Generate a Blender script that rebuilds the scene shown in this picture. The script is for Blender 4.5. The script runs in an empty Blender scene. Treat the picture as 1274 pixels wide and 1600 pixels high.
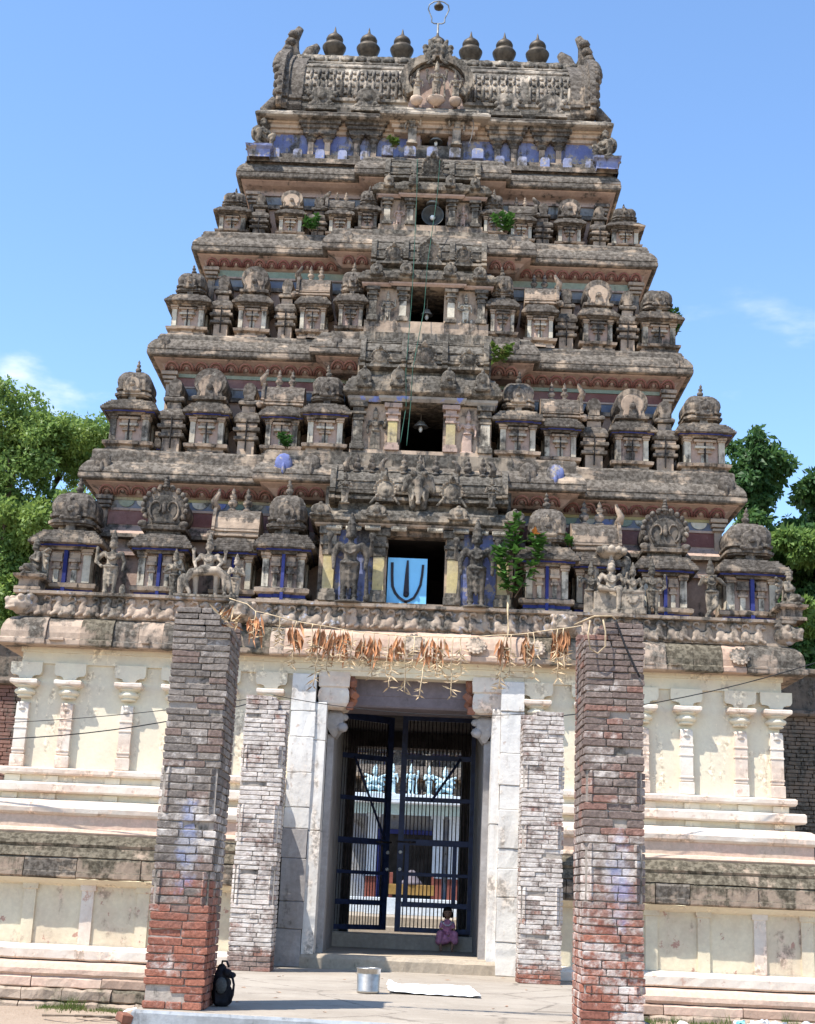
import bpy, math, random
import numpy as np
from mathutils import Vector, Matrix, noise as mnoise
R = math.radians
random.seed(7)
scene = bpy.context.scene
# ------------------------------------------------------------------ camera
cam_data = bpy.data.cameras.new("camera")
cam = bpy.data.objects.new("camera", cam_data)
scene.collection.objects.link(cam)
scene.camera = cam
cam_data.sensor_fit = 'VERTICAL'
cam_data.sensor_height = 36.0
cam_data.lens = 36.0 * 2194.0 / 1600.0
cam_data.clip_end = 3000.0
cam_data.clip_start = 0.1
YAW, PITCH, ROLL = R(0.9), R(15.2), R(2.5)
_f = Vector((-math.sin(YAW) * math.cos(PITCH), math.cos(YAW) * math.cos(PITCH), math.sin(PITCH)))
_r0 = _f.cross(Vector((0, 0, 1))).normalized()
_u0 = _r0.cross(_f)
_r = _r0 * math.cos(ROLL) + _u0 * math.sin(ROLL)
_u = _u0 * math.cos(ROLL) - _r0 * math.sin(ROLL)
_m = Matrix((_r, _u, -_f)).transposed().to_4x4()
_m.translation = (0.33, -21.0, 1.75)
cam.matrix_world = _m
# ------------------------------------------------------------------ sky, sun, exposure
SUN_L = Vector((0.46, 0.36, -1.0)).normalized()          # the way the light travels
SUN_EL = math.asin(-SUN_L.z)
world = bpy.data.worlds.new("World")
scene.world = world
world.use_nodes = True
wt = world.node_tree
wt.nodes.clear()
wo = wt.nodes.new("ShaderNodeOutputWorld")
wb = wt.nodes.new("ShaderNodeBackground")
sky = wt.nodes.new("ShaderNodeTexSky")
sky.sky_type = 'NISHITA'
sky.sun_disc = False
sky.sun_elevation = SUN_EL
sky.sun_rotation = math.atan2(-SUN_L.x, -SUN_L.y)
sky.air_density = 1.0
sky.dust_density = 0.1
sky.ozone_density = 3.0
sky.altitude = 50
wb.inputs[1].default_value = 0.12
# thin fair-weather clouds, low over the horizon
tc = wt.nodes.new("ShaderNodeTexCoord")
sp = wt.nodes.new("ShaderNodeSeparateXYZ")
wt.links.new(tc.outputs['Generated'], sp.inputs[0])
mp = wt.nodes.new("ShaderNodeMapping")
mp.inputs['Scale'].default_value = (1.0, 1.0, 2.6)
mp.inputs['Location'].default_value = (1.143, 0.093, 0.775)
wt.links.new(tc.outputs['Generated'], mp.inputs[0])
cn = wt.nodes.new("ShaderNodeTexNoise")
cn.inputs['Scale'].default_value = 3.4
cn.inputs['Detail'].default_value = 7
cn.inputs['Roughness'].default_value = 0.55
wt.links.new(mp.outputs[0], cn.inputs[0])
cr = wt.nodes.new("ShaderNodeMapRange")
cr.interpolation_type = 'SMOOTHSTEP'
cr.inputs[1].default_value = 0.61
cr.inputs[2].default_value = 0.74
wt.links.new(cn.outputs[0], cr.inputs[0])
lo = wt.nodes.new("ShaderNodeMapRange")
lo.interpolation_type = 'SMOOTHSTEP'
lo.inputs[1].default_value = 0.46
lo.inputs[2].default_value = 0.33
wt.links.new(sp.outputs[2], lo.inputs[0])
mu = wt.nodes.new("ShaderNodeMath")
mu.operation = 'MULTIPLY'
wt.links.new(cr.outputs[0], mu.inputs[0])
wt.links.new(lo.outputs[0], mu.inputs[1])
mx = wt.nodes.new("ShaderNodeMix")
mx.data_type = 'RGBA'
mx.inputs[7].default_value = (6.5, 6.7, 7.2, 1)
wt.links.new(mu.outputs[0], mx.inputs[0])
hs = wt.nodes.new("ShaderNodeHueSaturation")
hs.inputs['Hue'].default_value = 0.500
hs.inputs['Saturation'].default_value = 1.06
hs.inputs['Value'].default_value = 1.50
wt.links.new(sky.outputs[0], hs.inputs['Color'])
wt.links.new(hs.outputs[0], mx.inputs[6])
wt.links.new(mx.outputs[2], wb.inputs[0])
wt.links.new(wb.outputs[0], wo.inputs[0])
sun_data = bpy.data.lights.new("sun", 'SUN')
sun_data.energy = 4.8
sun_data.angle = R(0.53)
sun_data.color = (1.0, 0.955, 0.88)
sun = bpy.data.objects.new("sun", sun_data)
sun.rotation_euler = SUN_L.to_track_quat('-Z', 'Y').to_euler()
sun.location = (-20, -20, 40)
scene.collection.objects.link(sun)
vs = scene.view_settings
vs.view_transform = 'Standard'
vs.look = 'None'
vs.exposure = 0.8
vs.gamma = 1.0
vs.use_curve_mapping = False
# ------------------------------------------------------------------ materials
class G:
    def __init__(s, name):
        s.m = bpy.data.materials.new(name)
        s.m.use_nodes = True
        s.t = s.m.node_tree
        s.t.nodes.clear()
        s.out = s.t.nodes.new("ShaderNodeOutputMaterial")
        s.b = s.t.nodes.new("ShaderNodeBsdfPrincipled")
        s.t.links.new(s.b.outputs[0], s.out.inputs[0])
        s.b.inputs['Specular IOR Level'].default_value = 0.2
        g = s.t.nodes.new("ShaderNodeNewGeometry")
        s.P = g.outputs['Position']
        s.geo = g
    def n(s, kind, **kw):
        return s.t.nodes.new(kind)
    def set(s, sock, v):
        if hasattr(v, 'is_output') or hasattr(v, 'links'):
            s.t.links.new(v, sock)
        else:
            if hasattr(sock.default_value, '__len__') and len(sock.default_value) == 4 and len(v) == 3:
                v = (*v, 1)
            sock.default_value = v
    def noise(s, scale, detail=4, rough=0.55, vec=None, sc=None, off=None):
        nd = s.n("ShaderNodeTexNoise")
        nd.inputs['Scale'].default_value = scale
        nd.inputs['Detail'].default_value = detail
        nd.inputs['Roughness'].default_value = rough
        v = vec or s.P
        if sc or off:
            mp = s.n("ShaderNodeMapping")
            mp.inputs['Scale'].default_value = sc or (1, 1, 1)
            mp.inputs['Location'].default_value = off or (0, 0, 0)
            s.set(mp.inputs[0], v)
            v = mp.outputs[0]
        s.set(nd.inputs[0], v)
        return nd.outputs[0]
    def math(s, op, a, b=0.0, c=None):
        nd = s.n("ShaderNodeMath")
        nd.operation = op
        s.set(nd.inputs[0], a)
        s.set(nd.inputs[1], b)
        if c is not None:
            s.set(nd.inputs[2], c)
        return nd.outputs[0]
    def step(s, v, lo, hi, to0=0.0, to1=1.0):
        nd = s.n("ShaderNodeMapRange")
        nd.interpolation_type = 'SMOOTHSTEP'
        for i, x in enumerate((v, lo, hi, to0, to1)):
            s.set(nd.inputs[i], x)
        return nd.outputs[0]
    def mix(s, fac, a, b):
        nd = s.n("ShaderNodeMix")
        nd.data_type = 'RGBA'
        s.set(nd.inputs[0], fac)
        s.set(nd.inputs[6], a)
        s.set(nd.inputs[7], b)
        return nd.outputs[2]
    def xyz(s, v=None):
        nd = s.n("ShaderNodeSeparateXYZ")
        s.set(nd.inputs[0], v or s.P)
        return nd.outputs
    def rnd(s):
        return s.n("ShaderNodeObjectInfo").outputs['Random']
    def hsv(s, col, h=0.5, sat=1.0, v=1.0):
        nd = s.n("ShaderNodeHueSaturation")
        s.set(nd.inputs[0], h); s.set(nd.inputs[1], sat); s.set(nd.inputs[2], v)
        s.set(nd.inputs[4], col)
        return nd.outputs[0]
    def bump(s, h, strength=0.5, dist=0.02):
        nd = s.n("ShaderNodeBump")
        nd.inputs['Strength'].default_value = strength
        nd.inputs['Distance'].default_value = dist
        s.set(nd.inputs['Height'], h)
        s.set(s.b.inputs['Normal'], nd.outputs[0])
    def done(s, col, rough=0.9, metal=0.0):
        s.set(s.b.inputs['Base Color'], col)
        s.set(s.b.inputs['Roughness'], rough)
        s.b.inputs['Metallic'].default_value = metal
        return s.m

def weathered(name, c1, c2, dark=(0.047, 0.041, 0.033), amt=0.5, up=0.55, chips=None, chip_amt=0.0,
              bump=0.6, pale=0.45, rv=0.25, paint=None, paint_amt=0.0, fine=1.0, grain=0.13, horiz=False):
    g = G(name)
    n1 = g.noise(1.5, 5, 0.6)
    n2 = g.noise(4.2 * fine, 7, 0.66)
    n3 = g.noise(15 * fine, 5, 0.66)
    ns = g.noise(6.0, 6, 0.66, sc=(0.22, 0.22, 1.3) if horiz else (1, 1, 0.12), off=(3.1, 7.7, 0))
    col = g.mix(g.step(n1, 0.36, 0.64), c1, c2)
    if paint:
        pm = g.step(g.noise(3.6, 5, 0.7, off=(11, 3, 5)), 0.56 - 0.3 * (paint_amt - 0.5), 0.62 - 0.3 * (paint_amt - 0.5))
        col = g.mix(pm, col, paint)
    if chips:
        cm = g.step(g.noise(4.5, 6, 0.72, off=(5, 9, 2)), 0.66 - 0.3 * chip_amt, 0.70 - 0.3 * chip_amt)
        col = g.mix(cm, col, chips)
    col = g.mix(g.step(n3, 0.35, 0.7), g.hsv(col, v=1 - grain), g.hsv(col, v=1 + grain * .4))
    nz = g.math('MAXIMUM', g.xyz(g.geo.outputs['Normal'])[2], 0.0)
    D = g.math('ADD', g.math('MULTIPLY', n2, 0.34), g.math('ADD', g.math('MULTIPLY', n1, 0.30), g.math('MULTIPLY', ns, 0.36)))
    D = g.math('ADD', D, g.math('MULTIPLY', nz, up * 0.2))
    T = 0.5 + (0.5 - amt) * 0.42
    mask = g.step(D, T - 0.035, T + 0.045)
    dk = g.mix(g.step(n3, 0.40, 0.62), dark, [min(1, x * 2.6 + 0.02) for x in dark])
    col = g.mix(g.math('MULTIPLY', mask, 0.93), col, dk)
    if pale:
        sp = g.step(g.noise(10, 6, 0.75, off=(1, 2, 3)), 0.60, 0.70)
        col = g.mix(g.math('MULTIPLY', sp, pale), col, (0.46, 0.43, 0.36))
    if rv:
        col = g.hsv(col, v=g.math('ADD', g.math('MULTIPLY', g.rnd(), rv), 1.0 - rv / 2))
    g.bump(g.math('ADD', g.math('MULTIPLY', n2, 0.7), g.math('MULTIPLY', n3, 0.3)), bump, 0.03)
    return g.done(col, 0.92)

def plain(name, c, var=0.25, scale=8.0, rough=0.8, metal=0.0, bump=0.0, rv=0.0, spec=None):
    g = G(name)
    n1 = g.noise(scale, 5, 0.6)
    col = g.mix(g.step(n1, 0.3, 0.7), [x * (1 - var) for x in c], [min(1, x * (1 + var)) for x in c])
    if rv:
        col = g.hsv(col, v=g.math('ADD', g.math('MULTIPLY', g.rnd(), rv), 1.0 - rv / 2))
    if bump:
        g.bump(n1, bump, 0.01)
    if spec is not None:
        g.b.inputs['Specular IOR Level'].default_value = spec
    return g.done(col, rough, metal)

M = {}
DK = (0.043, 0.038, 0.031)
M['shrine'] = weathered('shrine_stucco', (0.38, 0.295, 0.215), (0.27, 0.205, 0.15), dark=(0.040, 0.034, 0.028), amt=0.60, up=0.9)
M['shrine_body'] = weathered('shrine_body_stucco', (0.46, 0.345, 0.25), (0.33, 0.245, 0.18), dark=(0.040, 0.034, 0.028), amt=0.45, up=1.0)
M['shrine_pale'] = weathered('shrine_pale_stucco', (0.58, 0.52, 0.41), (0.38, 0.32, 0.25), dark=(0.034, 0.030, 0.024), amt=0.46, up=0.9)
M['cornice'] = weathered('cornice_stucco', (0.45, 0.345, 0.25), (0.36, 0.27, 0.20), dark=(0.050, 0.043, 0.035), amt=0.61, up=0.35, pale=0.2, bump=0.4, horiz=True, rv=0.0)
M['bay'] = weathered('bay_stucco', (0.36, 0.29, 0.215), (0.27, 0.215, 0.16), dark=(0.042, 0.037, 0.030), amt=0.59, up=0.8)
M['wall_pink'] = weathered('pink_plaster', (0.48, 0.345, 0.27), (0.38, 0.27, 0.22), amt=0.36, up=0.3, pale=0.2, rv=0.0)
M['red_band'] = weathered('dull_red_paint', (0.19, 0.085, 0.075), (0.27, 0.15, 0.13), amt=0.25, up=0.2, pale=0.2, rv=0.0)
M['petal'] = weathered('petal_paint', (0.24, 0.10, 0.085), (0.33, 0.17, 0.13), amt=0.20, up=0.2, pale=0.1)
M['green_band'] = weathered('faded_green_paint', (0.22, 0.27, 0.21), (0.30, 0.30, 0.22), amt=0.28, up=0.2, pale=0.15)
M['slate_band'] = weathered('faded_slate_and_porch_shade', (0.15, 0.17, 0.22), (0.25, 0.24, 0.23), amt=0.34, up=0.2, pale=0.2)
M['blue'] = weathered('blue_limewash', (0.14, 0.165, 0.34), (0.24, 0.265, 0.40), amt=0.45, up=0.4, chips=(0.36, 0.31, 0.27), chip_amt=0.42, pale=0.3)
M['blue_worn'] = weathered('worn_blue_stucco', (0.38, 0.33, 0.27), (0.28, 0.24, 0.20), amt=0.36, up=0.6, paint=(0.22, 0.26, 0.52), paint_amt=0.55, pale=0.3)
M['blue_block'] = weathered('lavender_blue_limewash', (0.20, 0.23, 0.38), (0.30, 0.31, 0.40), amt=0.46, up=0.5, chips=(0.38, 0.33, 0.28), chip_amt=0.35, pale=0.3)
M['blue_dark'] = weathered('dark_blue_paint', (0.030, 0.036, 0.15), (0.045, 0.055, 0.19), amt=0.24, up=0.3, pale=0.1)
M['yellow'] = weathered('yellow_limewash', (0.46, 0.37, 0.17), (0.40, 0.33, 0.22), amt=0.34, up=0.3)
M['roof'] = weathered('roof_stucco', (0.42, 0.355, 0.28), (0.30, 0.25, 0.20), amt=0.52, up=0.3, bump=0.9)
M['statue'] = weathered('statue_stucco', (0.34, 0.28, 0.21), (0.24, 0.19, 0.145), dark=(0.034, 0.030, 0.024), amt=0.54, up=0.6, pale=0.35, fine=1.6, bump=0.4)
M['statue_dark'] = weathered('dark_statue_stucco', (0.17, 0.14, 0.11), (0.12, 0.10, 0.08), dark=(0.026, 0.023, 0.019), amt=0.56, up=0.4, pale=0.25, fine=1.6, bump=0.4)
M['statue_pale'] = weathered('pale_statue_stucco', (0.42, 0.345, 0.265), (0.31, 0.25, 0.19), amt=0.46, up=0.6, pale=0.3, fine=1.6, bump=0.4)
M['sandstone'] = weathered('pink_sandstone', (0.48, 0.36, 0.27), (0.38, 0.29, 0.22), amt=0.42, up=0.35, pale=0.3, rv=0.45)
M['sandstone_dark'] = weathered('sooty_sandstone', (0.40, 0.30, 0.225), (0.31, 0.245, 0.19), amt=0.52, up=0.35, pale=0.35, rv=0.4)
M['plinth_brown'] = weathered('brown_plinth_stone', (0.42, 0.285, 0.21), (0.34, 0.24, 0.18), dark=(0.10, 0.08, 0.055), amt=0.34, up=0.1, pale=0.2, rv=0.25)
M['sandstone_clean'] = weathered('clean_pink_sandstone', (0.56, 0.40, 0.295), (0.47, 0.32, 0.235), amt=0.24, up=0.2, pale=0.2, rv=0.25)
M['frieze'] = weathered('frieze_sandstone', (0.44, 0.34, 0.255), (0.36, 0.285, 0.22), amt=0.42, up=0.4, pale=0.35, paint=(0.48, 0.48, 0.52), paint_amt=0.42)
M['plaster'] = weathered('cream_limewash', (0.70, 0.63, 0.475), (0.65, 0.565, 0.43), dark=(0.40, 0.325, 0.235), amt=0.38, up=0.0,
                         chips=(0.50, 0.36, 0.27), chip_amt=0.04, pale=0.0, bump=0.35, rv=0.0, grain=0.05)
M['plaster_white'] = weathered('white_limewash', (0.69, 0.62, 0.53), (0.60, 0.48, 0.385), dark=(0.36, 0.27, 0.205), amt=0.38, up=0.0,
                               chips=(0.55, 0.38, 0.30), chip_amt=0.16, pale=0.0, bump=0.4, rv=0.06, grain=0.06)
M['plaster_panel'] = weathered('stained_cream_limewash', (0.66, 0.58, 0.42), (0.57, 0.475, 0.345), dark=(0.25, 0.185, 0.14), amt=0.33, up=0.0,
                               chips=(0.42, 0.25, 0.19), chip_amt=0.12, pale=0.0, bump=0.45, rv=0.0, grain=0.07)
M['plinth_pink'] = weathered('pink_plinth_stone', (0.62, 0.43, 0.33), (0.56, 0.42, 0.32), dark=(0.10, 0.08, 0.06), amt=0.20, up=0.1, pale=0.1, rv=0.12)
M['plinth_dark'] = weathered('dark_plinth_stone', (0.36, 0.27, 0.20), (0.28, 0.22, 0.16), dark=(0.05, 0.042, 0.028), amt=0.50, up=0.55, pale=0.25, rv=0.25)
M['plinth_rough'] = weathered('rough_footing_stone', (0.40, 0.31, 0.235), (0.30, 0.23, 0.175), dark=(0.09, 0.075, 0.05), amt=0.38, up=0.2, pale=0.4, bump=1.0)
M['jamb_white'] = weathered('whitewashed_stone', (0.70, 0.67, 0.62), (0.60, 0.565, 0.52), dark=(0.30, 0.26, 0.22), amt=0.40, up=0.0, chips=(0.52, 0.42, 0.35),
                            chip_amt=0.10, pale=0.0, bump=0.6, rv=0.10, grain=0.06)
M['jamb_grey'] = weathered('grey_granite', (0.36, 0.34, 0.33), (0.29, 0.265, 0.25), dark=(0.10, 0.09, 0.08), amt=0.30, up=0.0, pale=0.25, bump=0.6, rv=0.18)
M['lintel'] = weathered('dark_lintel_stone', (0.17, 0.145, 0.16), (0.14, 0.12, 0.13), dark=(0.06, 0.05, 0.05), amt=0.3, up=0.0, pale=0.05, bump=0.3)
M['raw_brick'] = weathered('broken_brick', (0.30, 0.13, 0.08), (0.22, 0.10, 0.07), amt=0.3, up=0.2, pale=0.2)
M['cement'] = weathered('worn_cement', (0.43, 0.37, 0.30), (0.36, 0.31, 0.255), dark=(0.16, 0.14, 0.11), amt=0.22, up=0.0, pale=0.25, bump=0.25, rv=0.0)
M['cement_edge'] = weathered('grey_cement_edge', (0.34, 0.36, 0.38), (0.26, 0.27, 0.28), dark=(0.09, 0.09, 0.09), amt=0.36, up=0.0, pale=0.3, bump=0.4)
M['step_stone'] = weathered('worn_step_stone', (0.40, 0.33, 0.25), (0.32, 0.27, 0.21), dark=(0.12, 0.10, 0.07), amt=0.30, up=0.0, pale=0.2, bump=0.5)
M['old_wall'] = weathered('old_compound_wall', (0.20, 0.155, 0.12), (0.14, 0.115, 0.09), amt=0.5, up=0.5, pale=0.3, bump=1.0)
M['void'] = plain('painted_unlit_black', (0.030, 0.026, 0.024), 0.4, 3, 0.95)  # near-black colour stands in for the shade of interiors and grooves
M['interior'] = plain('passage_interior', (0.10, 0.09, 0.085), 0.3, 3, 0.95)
M['bronze'] = plain('tarnished_bronze', (0.075, 0.060, 0.044), 0.4, 9, 0.55, 0.35)
M['gate'] = plain('blue_gate_paint', (0.018, 0.028, 0.075), 0.35, 9, 0.55, 0.0, spec=0.4)
M['gate_bar'] = plain('rusty_gate_bar', (0.055, 0.045, 0.045), 0.5, 14, 0.6, 0.3)
M['steel'] = plain('brushed_steel', (0.40, 0.375, 0.34), 0.2, 12, 0.42, 0.9)
M['grey_metal'] = plain('grey_painted_metal', (0.20, 0.205, 0.20), 0.25, 10, 0.5, 0.3)
M['horn_metal'] = plain('dull_horn_metal', (0.075, 0.078, 0.075), 0.3, 10, 0.6, 0.2)
M['white_cloth'] = plain('white_cotton', (0.88, 0.88, 0.90), 0.03, 6, 0.95)
M['bag_black'] = plain('black_nylon', (0.012, 0.012, 0.016), 0.4, 30, 0.75, bump=0.3)
M['bag_grey'] = plain('grey_mesh_pocket', (0.06, 0.065, 0.065), 0.3, 40, 0.8)
M['wire'] = plain('black_cable', (0.02, 0.02, 0.022), 0.2, 10, 0.7)
M['wire_grey'] = plain('grey_cable', (0.16, 0.15, 0.14), 0.2, 10, 0.7)
M['rope_green'] = plain('green_cord', (0.03, 0.085, 0.06), 0.3, 10, 0.8)
M['straw'] = plain('dry_straw', (0.50, 0.38, 0.24), 0.3, 14, 0.95, rv=0.5)
M['dry_leaf'] = plain('dry_brown_leaf', (0.40, 0.195, 0.095), 0.4, 12, 0.85, rv=0.5)
M['pale_blue'] = weathered('pale_blue_paint', (0.45, 0.62, 0.68), (0.50, 0.66, 0.70), amt=0.12, up=0.1, pale=0.1, rv=0.1)
M['white_wall'] = weathered('white_shrine_wall', (0.60, 0.64, 0.68), (0.50, 0.56, 0.62), amt=0.08, up=0.0, pale=0.0, rv=0.0)
M['red_dado'] = weathered('red_oxide_dado', (0.22, 0.07, 0.05), (0.19, 0.065, 0.05), amt=0.10, up=0.0, pale=0.0)
M['ochre'] = plain('ochre_paint', (0.24, 0.145, 0.045), 0.2, 5, 0.8)
M['sign_blue'] = plain('light_blue_board', (0.22, 0.56, 0.86), 0.05, 3, 0.5)
M['sign_black'] = plain('dark_tube_mark', (0.025, 0.022, 0.030), 0.2, 8, 0.45)
M['bulb'] = plain('white_glass', (0.75, 0.75, 0.72), 0.05, 4, 0.3)
M['skin'] = plain('brown_skin', (0.33, 0.185, 0.125), 0.12, 16, 0.6)
M['hair'] = plain('black_hair', (0.010, 0.008, 0.008), 0.3, 60, 0.6)
M['dress'] = plain('pink_cotton_dress', (0.58, 0.25, 0.38), 0.2, 22, 0.95)
M['dress_lace'] = plain('pale_lilac_yoke', (0.62, 0.52, 0.58), 0.15, 30, 0.95)
M['litter_white'] = plain('crumpled_white_plastic', (0.68, 0.70, 0.72), 0.2, 12, 0.5, rv=0.5)
M['litter_teal'] = plain('crumpled_teal_plastic', (0.20, 0.48, 0.52), 0.2, 12, 0.5)
M['litter_red'] = plain('crumpled_red_wrapper', (0.45, 0.12, 0.10), 0.2, 12, 0.5)
M['bark'] = weathered('tree_bark', (0.17, 0.13, 0.095), (0.11, 0.085, 0.065), amt=0.35, up=0.0, pale=0.2, bump=1.0)

def cement_floor():
    g = G('swept_cement')
    n1 = g.noise(0.9, 6, 0.65); n2 = g.noise(7, 6, 0.7); ns = g.noise(3.0, 5, 0.6, sc=(0.35, 4.5, 1)); n3 = g.noise(45, 3, 0.6)
    col = g.mix(g.step(n1, 0.35, 0.65), (0.38, 0.33, 0.27), (0.305, 0.26, 0.21))
    col = g.mix(g.math('MULTIPLY', g.step(ns, 0.46, 0.66), 0.55), col, (0.30, 0.255, 0.205))
    col = g.mix(g.math('MULTIPLY', g.step(n2, 0.56, 0.70), 0.6), col, (0.24, 0.205, 0.165))
    col = g.mix(g.math('MULTIPLY', g.step(n3, 0.60, 0.70), 0.5), col, (0.52, 0.46, 0.38))
    v = g.n("ShaderNodeTexVoronoi"); v.feature = 'DISTANCE_TO_EDGE'; v.inputs['Scale'].default_value = 0.55
    w = g.n("ShaderNodeMapping"); g.set(w.inputs[0], g.P); g.set(v.inputs['Vector'], w.outputs[0])
    cr_ = g.step(g.math('ADD', v.outputs['Distance'], g.math('MULTIPLY', g.math('SUBTRACT', n2, 0.5), 0.10)), 0.012, 0.004)
    col = g.mix(g.math('MULTIPLY', cr_, 0.6), col, (0.12, 0.10, 0.08))
    g.bump(g.math('ADD', ns, g.math('MULTIPLY', n2, 0.5)), 0.3, 0.01)
    return g.done(col, 0.9)
M['cement_floor'] = cement_floor()
def leaf_mat(name, c1, c2, c3, trans=0.35):
    g = G(name)
    n = g.noise(0.9, 3, 0.6)
    n2 = g.noise(6, 2, 0.5)
    col = g.mix(g.step(n, 0.35, 0.65), c1, c2)
    col = g.mix(g.step(n2, 0.5, 0.75), col, c3)
    g.set(g.b.inputs['Base Color'], col)
    g.b.inputs['Roughness'].default_value = 0.5
    g.b.inputs['Specular IOR Level'].default_value = 0.3
    tr = g.n("ShaderNodeBsdfTranslucent")
    g.set(tr.inputs[0], g.hsv(col, h=0.49, sat=1.0, v=1.3))
    ms = g.n("ShaderNodeMixShader")
    ms.inputs[0].default_value = trans
    g.t.links.new(g.b.outputs[0], ms.inputs[1])
    g.t.links.new(tr.outputs[0], ms.inputs[2])
    g.t.links.new(ms.outputs[0], g.out.inputs[0])
    return g.m
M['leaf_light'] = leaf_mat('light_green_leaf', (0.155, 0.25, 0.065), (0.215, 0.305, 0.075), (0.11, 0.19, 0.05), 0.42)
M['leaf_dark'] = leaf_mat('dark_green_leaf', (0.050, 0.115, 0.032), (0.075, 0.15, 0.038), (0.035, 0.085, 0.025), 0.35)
M['leaf_mid'] = leaf_mat('mid_green_leaf', (0.125, 0.215, 0.06), (0.17, 0.265, 0.075), (0.085, 0.16, 0.05), 0.42)
M['leaf_plant'] = leaf_mat('glossy_green_leaf', (0.035, 0.105, 0.024), (0.065, 0.16, 0.03), (0.028, 0.075, 0.02), 0.25)
M['leaf_red'] = leaf_mat('young_red_leaf', (0.38, 0.12, 0.03), (0.30, 0.14, 0.03), (0.3, 0.1, 0.03), 0.3)
M['grass'] = leaf_mat('grass_blade', (0.07, 0.13, 0.025), (0.12, 0.15, 0.04), (0.16, 0.14, 0.06), 0.25)

def ground_mat():
    g = G('sandy_ground')
    n1 = g.noise(0.7, 6, 0.65); n2 = g.noise(12, 5, 0.7); n3 = g.noise(90, 2, 0.5)
    col = g.mix(g.step(n1, 0.35, 0.65), (0.37, 0.285, 0.215), (0.305, 0.23, 0.17))
    col = g.mix(g.step(n2, 0.5, 0.75), col, (0.25, 0.185, 0.13))
    col = g.mix(g.step(n3, 0.6, 0.72), col, (0.46, 0.40, 0.32))
    g.bump(g.math('ADD', n2, g.math('MULTIPLY', n3, 0.5)), 0.7, 0.03)
    return g.done(col, 0.97)
M['ground'] = ground_mat()

def brick_mat(name, red_z, white, wash, upper, soot=0.0, smear=None):
    """Old brick: every brick its own tone, clean red low down, grey crust above, limewash left in patches."""
    g = G(name)
    r = g.rnd()
    r2 = g.math('FRACT', g.math('MULTIPLY', r, 7.31)); r3 = g.math('FRACT', g.math('MULTIPLY', r, 23.7))
    n1 = g.noise(2.0, 5, 0.65); n2 = g.noise(9, 6, 0.7); n3 = g.noise(38, 4, 0.65)
    x, y, z = g.xyz()
    red = g.mix(r, (0.34, 0.135, 0.088), (0.24, 0.10, 0.072))
    old = g.mix(r2, upper[0], upper[1])
    old = g.mix(g.step(r3, 0.78, 0.84), old, upper[2])
    # crust gives way to clean red towards the foot, brick by brick
    t = g.math('ADD', g.math('ADD', z, g.math('MULTIPLY', g.math('SUBTRACT', n1, 0.5), 1.6)), g.math('MULTIPLY', g.math('SUBTRACT', r3, 0.5), 0.35))
    col = g.mix(g.step(t, red_z - 0.22, red_z + 0.22), red, old)
    col = g.mix(g.step(n3, 0.32, 0.72), g.hsv(col, v=0.70), g.hsv(col, v=1.18))
    sm = g.math('ADD', g.math('MULTIPLY', n2, 0.6), g.math('MULTIPLY', n1, 0.4))
    sm = g.math('ADD', sm, g.math('MULTIPLY', g.step(z, red_z, red_z + 1.2), soot))
    col = g.mix(g.math('MULTIPLY', g.step(sm, 0.56, 0.68), 0.8), col, g.mix(n3, (0.045, 0.040, 0.038), (0.13, 0.115, 0.105)))
    # limewash
    wz = g.math('SUBTRACT', g.step(z, white[0], white[1]), g.step(z, white[2], white[3]))
    wm = g.math('ADD', g.math('MULTIPLY', g.noise(14, 6, 0.72, off=(4, 4, 1)), 0.5), g.math('MULTIPLY', g.noise(2.3, 4, 0.6, off=(9, 1, 1)), 0.5))
    wm = g.math('ADD', wm, g.math('MULTIPLY', wz, wash))
    wm = g.math('ADD', wm, g.math('MULTIPLY', g.math('SUBTRACT', r2, 0.5), 0.09))
    whitec = g.mix(g.step(n2, 0.36, 0.66), (0.66, 0.605, 0.55), (0.48, 0.42, 0.37))
    col = g.mix(g.math('MULTIPLY', g.step(wm, 0.53, 0.70), 0.85), col, whitec)
    if smear:
        x0, z0 = smear
        dx = g.math('MULTIPLY', g.math('SUBTRACT', x, x0), 6.5)
        dz = g.math('MULTIPLY', g.math('SUBTRACT', z, z0), 1.9)
        d = g.math('SQRT', g.math('ADD', g.math('MULTIPLY', dx, dx), g.math('MULTIPLY', dz, dz)))
        d = g.math('ADD', d, g.math('MULTIPLY', g.math('SUBTRACT', g.noise(9, 6, 0.72, off=(2, 8, 4)), 0.5), 2.6))
        pc = g.mix(g.step(g.noise(5, 4, 0.6, off=(7, 7, 7)), 0.45, 0.6), (0.50, 0.50, 0.55), (0.27, 0.33, 0.55))
        col = g.mix(g.math('MULTIPLY', g.step(d, 0.9, 0.2), 0.45), col, pc)
    g.bump(g.math('ADD', n2, g.math('MULTIPLY', n3, 0.6)), 0.8, 0.014)
    return g.done(col, 0.94)
M['brick_left'] = brick_mat('grey_pillar_brick', 1.62, (1.5, 2.0, 2.5, 3.1), 0.06, ((0.15, 0.128, 0.112), (0.24, 0.205, 0.178), (0.20, 0.145, 0.122)), 0.02, (-1.73, 2.15))
M['brick_right'] = brick_mat('maroon_pillar_brick', 1.55, (0.2, 0.5, 2.2, 2.9), 0.085, ((0.17, 0.125, 0.107), (0.24, 0.19, 0.163), (0.25, 0.14, 0.11)), 0.0, (2.14, 1.95))
M['brick_white'] = brick_mat('limewashed_brick', 0.75, (0.75, 1.1, 4.0, 4.6), 0.165, ((0.20, 0.145, 0.122), (0.30, 0.22, 0.185), (0.27, 0.14, 0.105)), 0.09)
M['mortar'] = weathered('lime_mortar', (0.40, 0.345, 0.29), (0.30, 0.255, 0.215), amt=0.42, up=0.0, pale=0.25, bump=0.8)
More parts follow.
